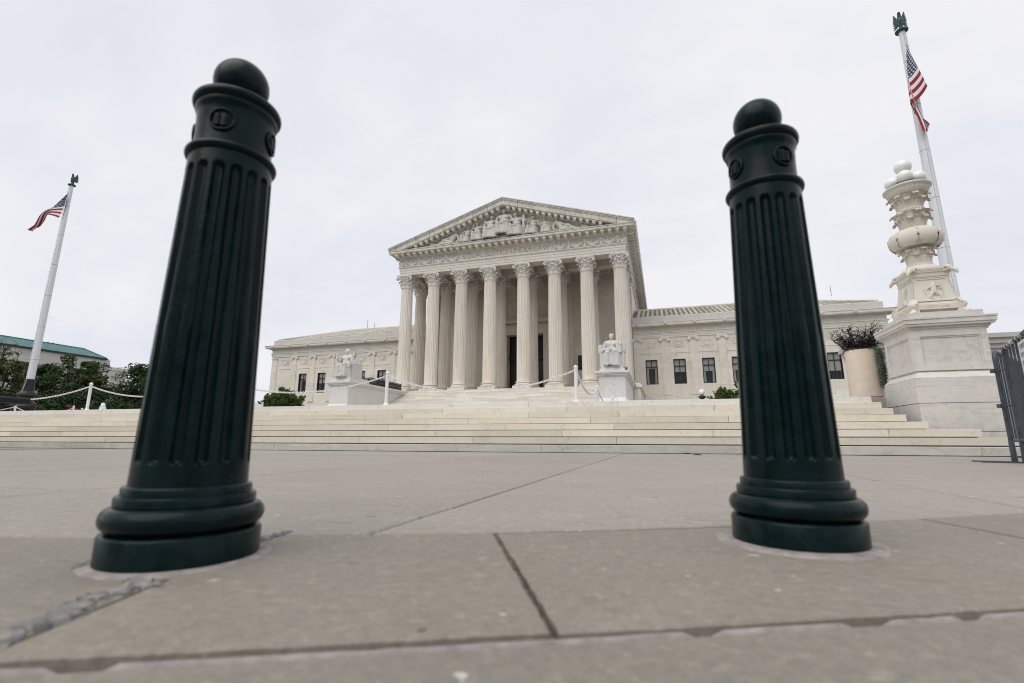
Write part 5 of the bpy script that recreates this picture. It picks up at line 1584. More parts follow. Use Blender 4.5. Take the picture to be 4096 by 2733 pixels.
def flag(name, label, S, nu=44, y0=23.8, folds=None):
    """cloth through a surface S(u,v) -> (x,y,z); v runs down the hoist in 13 stripes"""
    mb = MB(); V = []; nv = 26
    for j in range(nv+1):
        for i in range(nu+1): V.append(S(i/nu, j/nv))
    F = []; Mi = []
    for j in range(nv):
        st = j//2
        for i in range(nu):
            a = j*(nu+1)+i; F.append((a, a+1, a+nu+2, a+nu+1))
            Mi.append(2 if (st < 7 and i/nu < .40) else (0 if st % 2 == 0 else 1))
    mb.v = V; mb.f = F; mb.m = Mi
    f = mb.mesh(name, [M_fred, M_fwhite, M_blue], V[0], 180, False)
    o = put(name, f, V[0]); tag(o, label, 'flag', 'flags flying on the two poles')
    sm = MB()
    for r in range(9):
        for c in range(6 if r % 2 == 0 else 5):
            u = .40*((c+.5)/6 if r % 2 == 0 else (c+1)/6); v = 7/13*(r+.6)/9.2
            p = Vector(S(u,v)); du = (Vector(S(u+.012,v))-p); dvv = (Vector(S(u,v+.012))-p)
            if du.length < 1e-6 or dvv.length < 1e-6: continue
            nrm = du.cross(dvv)
            if nrm.length < 1e-9: continue
            nrm.normalize(); e2 = dvv.normalized(); e1 = du - e2*du.dot(e2)
            if e1.length < .004: continue
            e1.normalize()
            for s in (-1, 1):
                P = []
                for k in range(10):
                    a = pi/2+2*pi*k/10; R = .054 if k % 2 == 0 else .022
                    P.append(p+e1*R*cos(a)*min(1,du.length/.02)-e2*R*sin(a)+nrm*s*.006)
                P.append(p+nrm*s*.006)
                sm.add(P, [(k, (k+1) % 10, 10) for k in range(10)])
    st = put('stars', sm.mesh('stars', M_fwhite, V[0], 0, False), V[0], kind='stuff'); st.parent = o; st.location = (0,0,0)
    return o
def lerp(P, t):
    t = max(0, min(.99999, t))*(len(P)-1); i = int(t); q = t-i
    a = P[max(0,i-1)]; b = P[i]; c = P[i+1]; d = P[min(len(P)-1,i+2)]
    return tuple(.5*((2*b[k])+(-a[k]+c[k])*q+(2*a[k]-5*b[k]+4*c[k]-d[k])*q*q+(-a[k]+3*b[k]-3*c[k]+d[k])*q**3) for k in range(len(a)))
LT = [(-44.44,19.54),(-45.22,19.12),(-45.98,18.65),(-46.77,18.22),(-47.35,17.84),(-47.78,17.36),(-47.98,17.02),(-48.35,16.87)]
LB = [(-44.96,17.45),(-45.73,17.74),(-46.46,17.94),(-46.79,17.82),(-47.0,17.42),(-47.26,16.98),(-47.62,16.97),(-47.95,16.68)]
def SL(u, v):
    a, b = lerp(LT, u), lerp(LB, u)
    sg = .05*sin(u*9+v*3)+(.17*min(1,u*2))*sin(v*pi*2.6+u*2)
    e = v + .10*min(1,u*1.6)*sin(v*2*pi)
    return (a[0]+(b[0]-a[0])*e, 23.75+sg, a[1]+(b[1]-a[1])*e)
flag('flag', 'red white and blue striped flag with stars blowing out left from the left pole', SL)
def SR(u, v):
    h = (11.63+.49*v+.04*sin(pi*v), 18.12-2.34*v)                        # hoist, pulled off the pole towards the right
    m = (11.62-.24*v**.8, 17.75-2.70*v)                                    # where the cloth meets the pole
    lo = (11.46+.10*v, 15.55-.95*v)                                       # gathered below
    en = (11.62+.26*v+.05*sin(v*11), 13.55+.22*v+.10*sin(v*9))
    if u < .42:
        t = u/.42; q = t*t*(3-2*t)*.25+t*.75
        x = h[0]+(m[0]-h[0])*q; z = h[1]+(m[1]-h[1])*q-.16*sin(pi*t)*v; y = 23.62-.10*sin(pi*t)+.04*sin(t*7+v*4)
    elif u < .62:
        t = (u-.42)/.20
        x = m[0]+(lo[0]-m[0])*t; z = m[1]+(lo[1]-m[1])*t; y = 23.62+.14*sin(v*6+t*2)*t
    else:
        t = (u-.62)/.38
        x = lo[0]+(en[0]-lo[0])*t+.16*v*sin(pi*t*.8); z = lo[1]+(en[1]-lo[1])*t; y = 23.62+.14*sin(v*6+2+t*2)
    return (x, y, z)
flag('flag', 'red white and blue striped flag with stars hanging limp on the right pole', SR)

# ================================================================ WHITE POSTS AND CHAINS
def post_mesh():
    mb = MB()
    mb.lathe([(.105,0),(.10,.012),(.07,.03),(.045,.07),(.042,.10),(.042,.78),(.052,.785),(.052,.80),(.038,.81),(.038,.82),(.05,.835),(.054,.86),(.045,.885),(.025,.905),(.008,.918)], 20)
    return mb.mesh('chain_post', M_wpaint, ang=50)
ME_post = post_mesh()
posts = [((-23.4,10.62,1.12),'white chain post at the far left, mostly outside the picture'),
 ((-17.72,11.08,1.12),'white chain post standing before the dark trees on the top step at left'),
 ((-12.35,11.12,1.12),'white chain post on the top step hidden behind the left bollard'),
 ((-7.0,11.42,1.12),'white chain post on the top step in front of the left end of the stair'),
 ((-1.97,11.72,1.12),'white chain post on the top step near the bare chested statue'),
 ((-2.03,16.3,1.116),'small distant white chain post before the right stair block, taller of two'),
 ((-1.96,20.6,1.116),'small distant white chain post before the right stair block, shorter of two'),
 ((-32.95,17.2,1.116),'small white chain post beside the bronze flagpole base at far left'),
 ((-30.8,18.6,1.116),'distant white chain post just left of the tall one by the trees'),
 ((-32.7,20.2,1.116),'shortest distant white chain post beside red flowers at left'),
 ((-40.5,16.4,1.116),'white chain post beyond the left edge beside the black equipment')]
for p, lb in posts:
    o = put('chain_post', ME_post, p); tag(o, lb, 'post', 'white chain posts round the plaza')
def chain(a, b, sag, label):
    A, B_ = Vector(a), Vector(b); n0 = 60
    pts = [A+(B_-A)*(k/n0)-Vector((0,0,sag*(1-(2*k/n0-1)**2))) for k in range(n0+1)]
    L_ = sum((pts[k+1]-pts[k]).length for k in range(n0)); ln = .062; n = int(L_/ln)
    mb = MB(); acc = 0; i = 0
    for k in range(n):
        s = (k+.5)*L_/n
        while i < n0-1 and acc+(pts[i+1]-pts[i]).length < s: acc += (pts[i+1]-pts[i]).length; i += 1
        d = (pts[i+1]-pts[i]); c = pts[i]+d*((s-acc)/d.length); d.normalize()
        up = Vector((0,0,1))-d*d.z; up.normalize(); sd_ = d.cross(up)
        e = (up*.8+sd_*.6) if k % 2 else (up*-.6+sd_*.8)
        P = [c+d*(.047*cos(2*pi*q/10))+e*(.020*sin(2*pi*q/10)) for q in range(10)]
        mb.tube(P, .0095, 5, True)
    o = mb.build('chain', M_wpaint, org=a, ang=180); return tag(o, label, 'chain', 'white chains strung between the posts')
def hz(p, h=.795): return (p[0], p[1], p[2]+h)
PP = [p for p, _ in posts]
chain(hz(PP[0]), hz(PP[1]), .40, 'white chain sagging left from the post before the trees, out of the picture')
chain(hz(PP[1]), hz(PP[2]), .40, 'white chain running right from the post before the trees to behind the left bollard')
chain(hz(PP[2]), hz(PP[3]), .40, 'white chain crossing the front of the left stair block and bush')
chain(hz(PP[3]), hz(PP[4]), .50, 'white chain sagging across the foot of the columns between two posts')
chain(hz(PP[4]), hz(PP[5]), .36, 'short white chain looping back from the post to the distant taller post')
chain(hz(PP[5]), hz(PP[6]), .36, 'small far white chain looping between the two distant posts before the right stair block')
chain(hz(PP[7]), hz(PP[8]), .42, 'far white chain dipping between distant posts right of the flagpole base')
chain(hz(PP[8]), hz(PP[9]), .20, 'short far white chain between two distant posts by the red flowers')
chain(hz(PP[10]), hz(PP[7]), .35, 'far white chain reaching left from the flagpole base to the picture edge')
chain(hz(PP[9]), (-24.0,21.5,1.75), .35, 'far white chain running right behind the post before the trees')

# ================================================================ STEEL BARRICADES
def barricade(p, d, L_, label, sign=False, n=17):
    p = Vector((p[0],p[1],0)); d = Vector((d[0],d[1],0)).normalized(); nrm = Vector((-d.y,d.x,0))
    t = thing('steel_barricade', label, 'barricade', tuple(p), 'interlocked crowd barriers at the right')
    H, r, rb = 1.20, .0215, .0105
    def Q(s, z, o=0): v = p+d*s+nrm*o; return (v.x, v.y, z)
    R = .085; arc0 = [Q(R-R*cos(a), H-R+R*sin(a)) for a in [pi/2*k/6 for k in range(7)]]; arc1 = [Q(L_-R+R*sin(a), H-R+R*cos(a)) for a in [pi/2*k/6 for k in range(7)]]
    mb = MB(); mb.tube([Q(0,.035)]+[Q(0,.3)]+arc0+arc1+[Q(L_,.3),Q(L_,.035)], r, 14); mb.build('frame_tube', M_steel, t, ang=60)
    mb = MB(); mb.tube([Q(.0,.235), Q(L_,.235)], r*.9, 12); mb.build('bottom_rail', M_steel, t)
    for k in range(1, n):
        s = L_*k/n
        MB().tube([Q(s,.24), Q(s,H)], rb, 8).build('bar', M_steel, t, org=Q(s,.24))
    for s in (0, L_):
        mb = MB(); mb.lathe([(.026,0),(.026,.012),(.024,.20),(.0215,.21)], 14, Q(s,.015)); mb.build('foot_socket', M_steel, t, org=Q(s,.015))
        mb = MB(); V = []
        for a, b, z in ((-.34,-.025,.004),(.34,-.025,.004),(.34,.025,.004),(-.34,.025,.004)):
            V.append(Q(s+b, z, a))
        V += [(x,y,z+.012) for x,y,z in V]
        mb.add(V, [(3,2,1,0),(4,5,6,7),(0,1,5,4),(1,2,6,5),(2,3,7,6),(3,0,4,7)]); mb.build('foot_plate', M_steel, t, ang=0)
    return t, Q, H
b1, Q1, H1 = barricade((3.545,6.47), (-.36,-1.0), 2.1, 'steel crowd barrier with taped top rail and white sign at the right edge', n=14)
for s0, s1 in ((.16,.20),(.30,.345),(.42,.50),(.53,.57),(.70,.74),(.80,.86),(.90,.93)):
    MB().lathe([(.0225,0),(.0225,s1-s0)], 14, M=Matrix.Translation(Vector(Q1(s0,H1))) @ (Vector(Q1(1,0))-Vector(Q1(0,0))).to_track_quat('Z','Y').to_matrix().to_4x4()).build('tape_sticker', M_tape, b1)
for s0, s1 in ((.09,.115),(.80,.82)):
    MB().lathe([(.023,0),(.023,s1-s0)], 14, M=Matrix.Translation(Vector(Q1(s0,H1))) @ (Vector(Q1(1,0))-Vector(Q1(0,0))).to_track_quat('Z','Y').to_matrix().to_4x4()).build('red_tape_band', M_red, b1)
mb = MB(); V = [Q1(s,z,o) for o in (-.030,-.024) for s, z in ((.84,.76),(1.44,.76),(1.44,1.13),(.84,1.13))]
mb.add(V, [(3,2,1,0),(4,5,6,7),(0,1,5,4),(1,2,6,5),(2,3,7,6),(3,0,4,7)]); sg = mb.build('sign', M_sign, b1, ang=0)
mb = MB()
for rr_ in range(4):
    for k in range(9):
        s = .90+.055*k; z = 1.06-.075*rr_
        for q in range(2):
            V = [Q1(s+.028*q+a, z+b, o) for o in (-.0315,-.0302) for a, b in ((0,0),(.006,0),(.006,.04),(0,.04))]
            mb.add(V, [(3,2,1,0),(4,5,6,7),(0,1,5,4),(1,2,6,5),(2,3,7,6),(3,0,4,7)])
        V = [Q1(s+a, z+b, o) for o in (-.0315,-.0302) for a, b in ((0,.034),(.030,.034),(.030,.04),(0,.04))]
        mb.add(V, [(3,2,1,0),(4,5,6,7),(0,1,5,4),(1,2,6,5),(2,3,7,6),(3,0,4,7)])
mb.build('sign_lettering', M_ink, sg, ang=0)
b2, Q2, H2 = barricade((3.535,6.62), (.60,.80), 2.1, 'steel crowd barrier seen end on, its hooked end post toward the steps', n=14)
for z in (.60, .98):
    mb = MB(); p0 = Vector(Q2(0,z)); mb.lathe([(.030,-.022),(.030,.022)], 10, tuple(p0)); mb.box(p0.x-.05, p0.x+.02, p0.y-.03, p0.y+.03, z-.02, z+.02); mb.build('hook_bracket', M_steel, b2, ang=40)
    mb = MB(); q0 = Vector((3.545,6.47,z)); mb.tube([(q0.x,q0.y,z),(q0.x-.05,q0.y+.03,z),(q0.x-.06,q0.y+.06,z-.05),(q0.x-.055,q0.y+.06,z-.13)], .010, 8); mb.build('hook', M_steel, b1)

# ================================================================ PLANTER
pl = thing('planter', 'tall round buff planter of dark grasses between the steps and the marble pedestal', 'planter', (4.40,12.78,1.116))
MB().lathe([(.285,0),(.285,.07),(.318,.075),(.318,.085),(.312,1.10),(.306,1.125),(.285,1.13),(.28,1.05)], 48, (4.40,12.78,1.118)).build('pot', M_planter, pl)
MB().lathe([(.28,0),(.2,.02),(.05,.03)], 24, (4.40,12.78,2.17)).build('soil', M_bark, pl)
random.seed(19)
def blade(mb, p, d, L_, wd, droop, n=4):
    P = Vector(p); d = Vector(d).normalized(); side = d.cross(Vector((random.uniform(-1,1),random.uniform(-1,1),.2))).normalized(); rows = []
    for k in range(n+1):
        t = k/n; w_ = wd*(1-t**1.5)+.0006
        rows.append([P-side*w_, P+side*w_]); P = P+d*L_/n; d = (d+Vector((0,0,-droop/n))).normalized()
    mb.grid(rows)
gm = MB()
for k in range(95):
    a = random.uniform(0,2*pi); r = .24*sqrt(random.random()); p = Vector((4.40+r*cos(a), 12.78+r*sin(a), 2.19))
    ln = random.uniform(.32,.66); d = Vector((cos(a)*r*2.2+random.uniform(-.25,.25), sin(a)*r*2.2+random.uniform(-.25,.25), 1)).normalized()
    pts = [p+d*ln*q/5+Vector((cos(a),sin(a),0))*.05*(q/5)**2 for q in range(6)]
    gm.tube(pts, [.006*(1-.12*q) for q in range(6)], 4)
    for q in range(int(16*ln/.5)):
        t = random.uniform(.15,1); i = min(4,int(t*5)); c = pts[i]+(pts[i+1]-pts[i])*(t*5-i); b = random.uniform(0,2*pi)
        blade(gm, c, (cos(b)*.8, sin(b)*.8, random.uniform(.3,1.1)), random.uniform(.08,.17), random.uniform(.004,.0075), .7, 3)
gm.build('grass_plume', M_purple, pl, ang=0, fix=False)
tm = MB()
for k in range(520):
    a = random.uniform(0,2*pi); p = (4.40+.29*cos(a)*random.uniform(.7,1.05), 12.78+.29*sin(a)*random.uniform(.7,1.05), 2.23+random.uniform(-.02,.06))
    blade(tm, p, (cos(a)+random.uniform(-.6,.6), sin(a)+random.uniform(-.6,.6), random.uniform(.0,.8)), random.uniform(.03,.07), random.uniform(.006,.011), .9, 2)
for k in range(2300):
    t = random.random()**.8; a = radians(-42)+random.gauss(0,.20)*(1-.45*t); r = .325+random.uniform(0,.085)*(.6+.4*sin(pi*t))
    p = (4.40+r*cos(a), 12.78+r*sin(a), 2.26-.86*t+random.uniform(-.03,.03))
    blade(tm, p, (cos(a)+random.uniform(-.7,.7), sin(a)+random.uniform(-.7,.7), random.uniform(-1.2,.3)), random.uniform(.03,.06), random.uniform(.005,.010), .8, 2)
tm.build('trailing_plant', M_trail, pl, ang=0, fix=False)
o = MB().tube([(2.2,13.3,1.26),(4.15,13.45,1.26)], .045, 12).build('white_pipe', M_wpaint, org=(2.2,13.3,1.26)); tag(o, 'white pipe lying on the plaza left of the buff planter', 'pipe')

# ================================================================ SHRUBS AND TREES
def leafcloud(mb, c, R, n, s, rnd, flat=1.0):
    for _ in range(n):
        while True:
            v = Vector((rnd.uniform(-1,1), rnd.uniform(-1,1), rnd.uniform(-1,1)))
            if .25 < v.length < 1: break
        v = v*(v.length**-.35)*.92
        p = Vector((c[0]+v.x*R[0], c[1]+v.y*R[1], c[2]+v.z*R[2]))
        nn = (v+Vector((rnd.uniform(-.9,.9), rnd.uniform(-.9,.9), rnd.uniform(-.2,1.2)))).normalized()
        t = nn.cross(Vector((rnd.uniform(-1,1), rnd.uniform(-1,1), rnd.uniform(-1,1))))
        if t.length < 1e-3: continue
        t.normalize(); b = nn.cross(t); a = s*rnd.uniform(.6,1.25)
        q = len(mb.v)
        mb.v += [tuple(p-t*a), tuple(p+b*a*.45), tuple(p+t*a), tuple(p-b*a*.45)]
        mb.f.append((q,q+1,q+2,q+3)); mb.m.append(0)
def tree(name, label, x, y, z0, H, W, mat, seed, n_cl=34, leaves=150, ls=.20, low=.28, cat='tree', group='trees behind the plaza at left', trunk=True, D=None):
    rnd = random.Random(seed); t = thing(name, label, cat, (x,y,z0), group)
    tr = MB(); D = D or W
    lean = rnd.uniform(-.3,.3)
    P = [(x+lean*k/4, y, z0+H*.62*k/4) for k in range(5)]
    tr.tube(P, [H*.028*(1-.14*k) for k in range(5)], 8)
    cr_ = MB(); cl = []
    for k in range(n_cl):
        a = rnd.uniform(0,2*pi); hz_ = rnd.uniform(low,1); prof_ = sqrt(max(.05, 1-((hz_-.55)/.52)**2)); r = sqrt(rnd.random())*prof_*.80
        c = (x+W*r*cos(a), y+D*r*sin(a), z0+H*(hz_*.92)); cl.append(c)
        R = W*rnd.uniform(.20,.36)
        leafcloud(cr_, c, (R, R, R*rnd.uniform(.6,.85)), int(leaves*rnd.uniform(.7,1.3)), ls, rnd)
    for c in cl[::3]:
        b = Vector((x+lean*.5, y, z0+H*rnd.uniform(.25,.5))); e = Vector(c); m = (b+e)/2+Vector((0,0,H*.03))
        tr.tube([b, m, e], [H*.012, H*.008, H*.003], 5)
    tr.build('trunk', M_bark, t, org=(x,y,z0)); cr_.build('crown', mat, t, org=(x,y,z0), ang=0, fix=False)
    return t
T = [('broadleaf_tree','olive and rust leaved tree at the left picture edge, left of the flagpole',-84.0,42,9.7,4.9,M_leafy,1,.20),
 ('broadleaf_tree','deep green tree just right of the flagpole, hiding the pale building',-76.5,42.5,9.3,3.2,M_leaf2,2,.2),
 ('broadleaf_tree','tallest dark tree in front of the end of the copper roof',-69.8,42,9.7,3.6,M_leaf,3,.22),
 ('broadleaf_tree','low olive green tree in front of the lower end of the pale building',-64.3,40.5,7.0,2.6,M_leafy,4,.2),
 ('broadleaf_tree','dark tree against the sky beside the left bollard',-57.0,41.5,7.7,3.7,M_leaf,5,.2),
 ('broadleaf_tree','small dark green tree low down right of the fountain',-54.2,38,5.4,4.2,M_leaf2,6,.03),
 ('broadleaf_tree','deep green low tree behind the bronze flagpole base',-72.0,38,4.4,4.6,M_leaf2,7,.03),
 ('broadleaf_tree','dark low tree behind the tall white chain post',-61.5,38,4.7,5.0,M_leaf2,8,.03),
 ('broadleaf_tree','dark low tree at the left edge behind the black equipment',-79.5,38.5,5.6,4.8,M_leaf,9,.03)]
for nm, lb, x, y, H, W, m, sd_, lo in T: tree(nm, lb, x, y, 1.1, H, W, m, sd_, n_cl=42, leaves=175, ls=.18, low=lo)
rnd = random.Random(5)
tw = thing('bare_tree', 'sparse branch tips of a nearly bare tree at the top left of the trees', 'tree', (-86.5,42.5,1.1))
mb = MB()
mb.tube([(-86.5,42.5,1.1),(-86.3,42.5,8),(-86,42.5,13.2)], [.25,.16,.03], 6)
for k in range(26):
    z = rnd.uniform(8,12.5); a = rnd.uniform(-1,1); L_ = rnd.uniform(1,3); mb.tube([(-86.2,42.5,z),(-86.2+a*L_*.6,42.5+rnd.uniform(-1,1),z+.5*L_),(-86.2+a*L_,42.5+rnd.uniform(-1,1),z+.7*L_)], [.05,.03,.012], 4)
mb.build('branches', M_bark, tw); lf = MB()
for k in range(40): leafcloud(lf, (-86.2+rnd.uniform(-2.6,2.6),42.5+rnd.uniform(-1,1),rnd.uniform(10,13.2)), (.5,.5,.3), 14, .16, rnd)
lf.build('crown', M_leafy, tw, ang=0, fix=False)
def shrub(label, x, y, W, H, seed, n=40, leaves=170):
    rnd = random.Random(seed); t = thing('laurel_bush', label, 'bush', (x,y,1.116), 'leafy bushes at the plaza edge')
    cr_ = MB(); st = MB()
    for k in range(n):
        a = rnd.uniform(0,2*pi); hz_ = rnd.uniform(.05,.88); r = sqrt(rnd.random())*sqrt(max(.06,1-(hz_/1.0)**2.2))*.86
        c = (x+W*r*cos(a), y+W*r*sin(a), 1.12+H*hz_); R = W*rnd.uniform(.13,.24)
        leafcloud(cr_, c, (R,R,R*.9), int(leaves*rnd.uniform(.7,1.2)), .062, rnd); st.tube([(x+rnd.uniform(-.2,.2),y,1.1),((x+c[0])/2,(y+c[1])/2,1.1+H*hz_*.6),c], [.03,.02,.006], 5)
        for q in range(9):      # upright shoots breaking the outline
            p = Vector((c[0]+rnd.uniform(-R,R), c[1]+rnd.uniform(-R,R), c[2]+R*.5)); d = Vector((rnd.uniform(-.5,.5)+.4*(c[0]-x)/W, rnd.uniform(-.5,.5), 1)).normalized(); L_ = rnd.uniform(.15,.32)
            st.tube([p, p+d*L_], [.005,.003], 3)
            for k2 in range(6): leafcloud(cr_, p+d*L_*(.3+.12*k2), (.05,.05,.05), 2, .075, rnd)
    st.build('stems', M_bark, t); cr_.build('foliage', M_bush, t, ang=0, fix=False)
shrub('rounded green laurel bush left of the hooded statue block', -19.85, 22, 1.42, 1.80, 3)
shrub('green laurel bush half hidden behind the right bollard', 3.35, 24, 1.42, 1.55, 4)
rf_ = thing('red_flower_bed', 'clump of red flowers behind the distant chain posts at left', 'flowers', (-49.5,30.1,1.1)); rnd = random.Random(2)
mb = MB()
for k in range(22): leafcloud(mb, (-49.5+rnd.uniform(-1.1,1.1),30.1+rnd.uniform(-.5,.5),1.3+rnd.uniform(0,1.75)), (.25,.25,.2), 26, .10, rnd)
mb.build('blooms', M_redf, rf_, ang=0, fix=False, kind='stuff')
mb = MB()
for k in range(16): mb.tube([(-49.5+rnd.uniform(-.6,.6),30.1,1.1),(-49.5+rnd.uniform(-1,1),30.1+rnd.uniform(-.3,.3),rnd.uniform(2,2.9))], .02, 4)
mb.build('stalks', M_leaf2, rf_)

# the park trees across the street, behind the viewer (out of view, added to darken the bollards' gloss)
rnd = random.Random(77); bm_ = MB(); tk = MB()
for k in range(26):
    x = -75+6.2*k+rnd.uniform(-2,2); y = -34-rnd.uniform(0,16); H = rnd.uniform(14,19)
    tk.tube([(x,y,-.1),(x+rnd.uniform(-.4,.4),y,H*.6)], [.4,.2], 6)
    for q in range(16):
        a = rnd.uniform(0,2*pi); r = 4.2*sqrt(rnd.random()); leafcloud(bm_, (x+r*cos(a), y+r*sin(a), rnd.uniform(.16,.95)*H), (2.3,2.3,1.7), 60, .55, rnd)
bm_.build('park_foliage', M_leaf, kind='stuff', ang=0, fix=False); tk.build('park_trunks', M_bark, kind='stuff')

# ================================================================ FOUNTAIN, LAMP, BUILDINGS BEYOND, EQUIPMENT
ft = thing('fountain', 'white jet of a fountain bubbling up before the dark trees', 'fountain', (-46.1,30,1.116)); rnd = random.Random(12)
jm = MB()
for k in range(240):
    t = rnd.random()**1.25; z = 1.2+2.02*t; r = .60*(1-t)**.8*sqrt(rnd.random())+.05; a = rnd.uniform(0,2*pi)
    jm.ell((-46.1+r*cos(a)+.1*(1-t), 30+r*sin(a), z), .075*rnd.uniform(.5,1.3), .07, .11*rnd.uniform(.6,1.5), 6, 5)
jm.lathe([(.40,1.1),(.36,1.8),(.24,2.4),(.12,2.9),(.03,3.2)], 10, (-46.1,30,0))
jm.build('water_jet', M_water, ft, ang=180)
dm = MB()
for k in range(260):
    t = rnd.random(); r = .35+.42*rnd.random()*(1-t*.6); a = rnd.uniform(0,2*pi); dm.ell((-46.1+r*cos(a), 30+r*sin(a), 1.15+1.25*t*(1.1-r*.5)), .026, .026, .05, 4, 3)
dm.build('spray', M_water, ft, kind='stuff', ang=0)
MB().lathe([(1.6,0),(1.6,.35),(1.75,.4),(1.75,.5),(1.45,.5),(1.4,.3)], 40, (-46.1,30,1.1)).build('basin', M_trim, ft)
lmp = thing('bollard_lamp', 'small black lamp post with white globe in front of the right wing', 'lamp', (1.78,24,1.116))
MB().lathe([(.11,0),(.11,.2),(.085,.25),(.075,.9),(.085,1.0),(.16,1.06),(.16,1.12),(.08,1.16)], 14, (1.78,24,1.116)).build('post', M_stone_l, lmp, org=(1.78,24,1.116))
MB().ell((1.78,24,2.42), .125, .125, .14, 16, 12).build('globe', M_globe, lmp, org=(1.78,24,2.42), ang=180)

gb = thing('office_building', 'pale stone building with a long green copper roof beyond the trees', 'building', (-215,115,1.1))
BX = -209.0
mb = MB(); mb.box(BX-40, BX-6.0, 40, 136, 1.1, 22.0); mb.box(BX-40, BX-.6, 40, 136.4, 26.4, 31.1); mb.box(BX-38, BX-.9, 40, 136.2, 31.1, 31.45)
for k in range(12): mb.box(BX-6.0, BX-.9, 51.0+7.72*k, 52.9+7.72*k, 1.1, 26.4)
mb.box(BX-6.0, BX-.9, 134.6, 136.1, 1.1, 26.4); mb.box(BX-6.2, BX-5.9, 40, 136, 22, 26.4)
mb.build('wall', M_pale, gb, ang=0)
for k in range(12):
    o = MB().box(BX-6.02+.15, BX-5.80, 55.2+7.72*k, 57.9+7.72*k, 14.0, 25.2).build('window', M_frame, gb, ang=0)
    MB().box(BX-5.82, BX-5.76, 55.5+7.72*k, 57.6+7.72*k, 14.3, 24.9).build('pane', M_glass, o, ang=0)
mb = MB(); mb.box(BX-40, BX-.8, 136.4, 144, 25.0, 28.6); mb.box(BX-30, BX-1.5, 136.4, 143.5, 1.1, 25.0); mb.box(BX-.82, BX-.55, 136.4, 143.9, 27.2, 28.0); mb.build('lower_block', M_pale, gb, ang=0)
mb = MB(); mb.tube([(BX-1.2,144,28.6),(BX-1.2,144,30.4)], .12, 5); mb.tube([(BX-1.2,143.8,29.5),(BX-12,143.8,29.5)], .06, 4); mb.build('roof_rail', M_steel, gb)
rf2 = MB(); ze, zr_ = 31.6, 34.75
rf2.add([(BX,38,ze),(BX,134.6,ze),(BX-4.9,129,zr_),(BX-4.9,38,zr_),(BX-40,134.6,ze),(BX-40,38,ze)], [(0,1,2,3),(1,4,2),(4,5,3,2)])
rf2.build('copper_roof', M_copper, gb, ang=0)
sm = MB(); yy = 40
while yy < 134:
    e = min(1, (134.6-yy)/5.6); sm.tube([(BX,yy,ze+.06),(BX-4.9*e,yy,ze+.06+(zr_-ze)*e)], .10, 4); yy += 1.55
sm.tube([(BX,134.6,ze+.08),(BX-4.9,129,zr_+.08)], .2, 5); sm.tube([(BX-4.9,40,zr_+.1),(BX-4.9,129,zr_+.1)], .22, 5)
sm.build('roof_seams', M_copper, gb, ang=0)
mb = MB(); mb.box(BX-2, BX+.25, 38, 134.9, ze-.55, ze-.05); mb.build('gutter', M_stone_l, gb, ang=0)
for y in (120.6, 118.9): MB().lathe([(.3,0),(.3,2.3)], 10, (BX-8,y,33.4)).build('flue', simple('flue_red', (.10,.02,.02), .6), gb, org=(BX-8,y,33.4))
def smoke():
    t = NT('steam'); t.t.nodes.remove(t.p)
    v = t.t.nodes.new('ShaderNodeVolumePrincipled'); v.inputs['Color'].default_value = (.95,.95,.97,1)
    n = t.noise(t.pos, .45, 5, .65, .5); t.L(t.math('MULTIPLY', t.ramp(n, .46, .72), .10), v.inputs['Density']); t.L(v.outputs[0], t.o.inputs['Volume'])
    return t.mat
mb = MB()
for k in range(7): mb.ell((BX-8+.25*k, 119.8-.5*k, 36.6+1.25*k), 1.0+.28*k, 1.0+.28*k, 1.1+.12*k, 10, 7)
o = put('steam_plume', remesh(mb, 'steam_plume', smoke(), .4, (BX-8,119.8,35.8), 1), (BX-8,119.8,35.8)); o['kind'] = 'stuff'
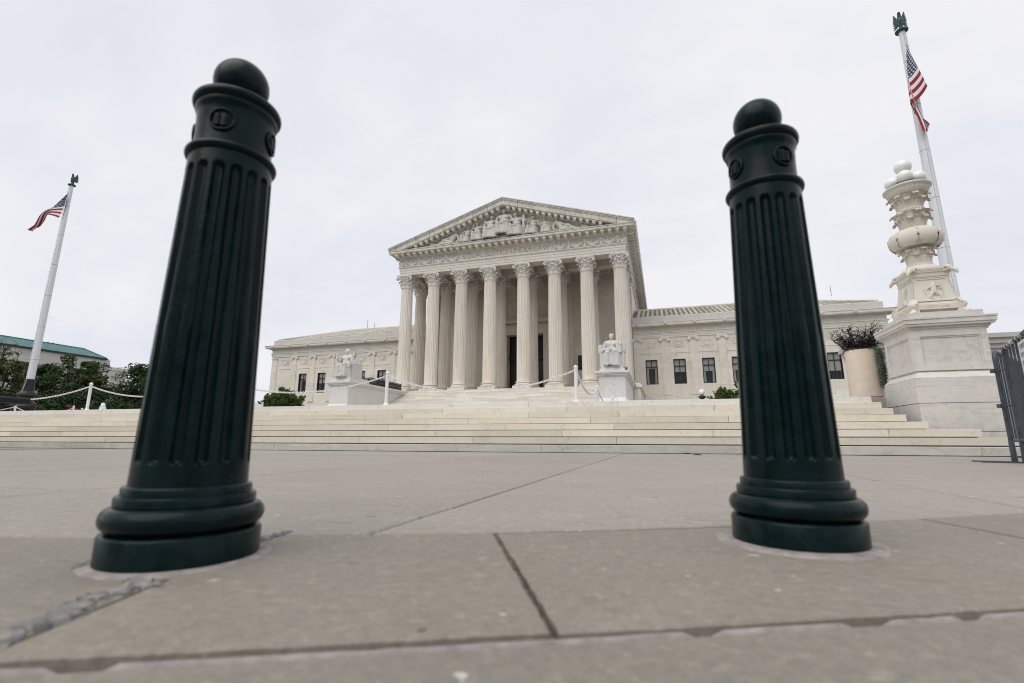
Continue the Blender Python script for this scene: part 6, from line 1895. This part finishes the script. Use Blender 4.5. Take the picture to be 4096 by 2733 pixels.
# low grey roofed building glimpsed beside the left bollard
fb = thing('distant_house', 'low grey roof glimpsed between the left bollard and the bush', 'building', (-100,100,1.1))
MB().box(-112, -97.2, 100, 110, 1.1, 7.6).build('wall', M_pale, fb, ang=0)
MB().prism([(-113,7.6),(-96.6,7.6),(-105,10.0)], 99.5, 110.5, 'y').build('roof', M_block, fb, ang=0)
# side wall coping of the plaza seen far right is the low wall above; equipment at the left edge
eq = thing('equipment_stand', 'black folding equipment stand with covered top at the left edge of the steps', 'stand', (-13.6,6.85,0))
def ex(k, z): return (k*6.85, 6.85, z)
mb = MB(); mb.bbox(-14.6, -13.28, 6.6, 7.2, .985, 1.115, .04); mb.build('cover', M_blackcloth, eq, ang=30)
mb = MB(); mb.box(-14.6, -13.20, 6.58, 7.22, .955, .982); mb.tube([(-13.25,6.75,.935),(-12.98,6.75,.93)], .022, 8); mb.build('tray', M_iron, eq, ang=30)
mb = MB(); mb.prism([(-14.7,.95),(-13.32,.95),(-13.98,.42),(-14.7,.42)], 6.72, 6.76, 'y'); mb.build('side_cloth', M_blackcloth, eq, ang=0)
mb = MB(); mb.tube([(-13.24,6.70,.93),(-13.88,6.70,.44)], .030, 8); mb.build('leg', M_iron, eq)
mb = MB(); mb.tube([(-13.30,6.66,.90),(-13.55,6.66,.71)], .013, 6); mb.tube([(-13.58,6.66,.69),(-13.87,6.66,.465)], .013, 6); mb.build('leg_strip', M_alu, eq)
mb = MB(); mb.tube([(-13.62,6.7,.92),(-14.1,6.7,.50)], .020, 6); mb.build('leg', M_alu, eq)
MB().ell((-13.78,6.70,.43), .055, .04, .05, 10, 7).build('clamp', M_iron, eq)
mb = MB(); mb.cap((-14.8,6.7,.335),(-13.30,6.7,.335),.045,.045,10); mb.build('foot_bar', M_iron, eq)
mb = MB(); mb.tube([(-14.5,7.0,.95),(-14.6,7.1,.02)], .03, 8); mb.tube([(-14.4,6.8,.34),(-14.4,6.8,.0)], .03, 8); mb.tube([(-13.6,6.72,.335),(-13.9,7.05,.0)], .02, 8); mb.build('rear_leg', M_iron, eq)
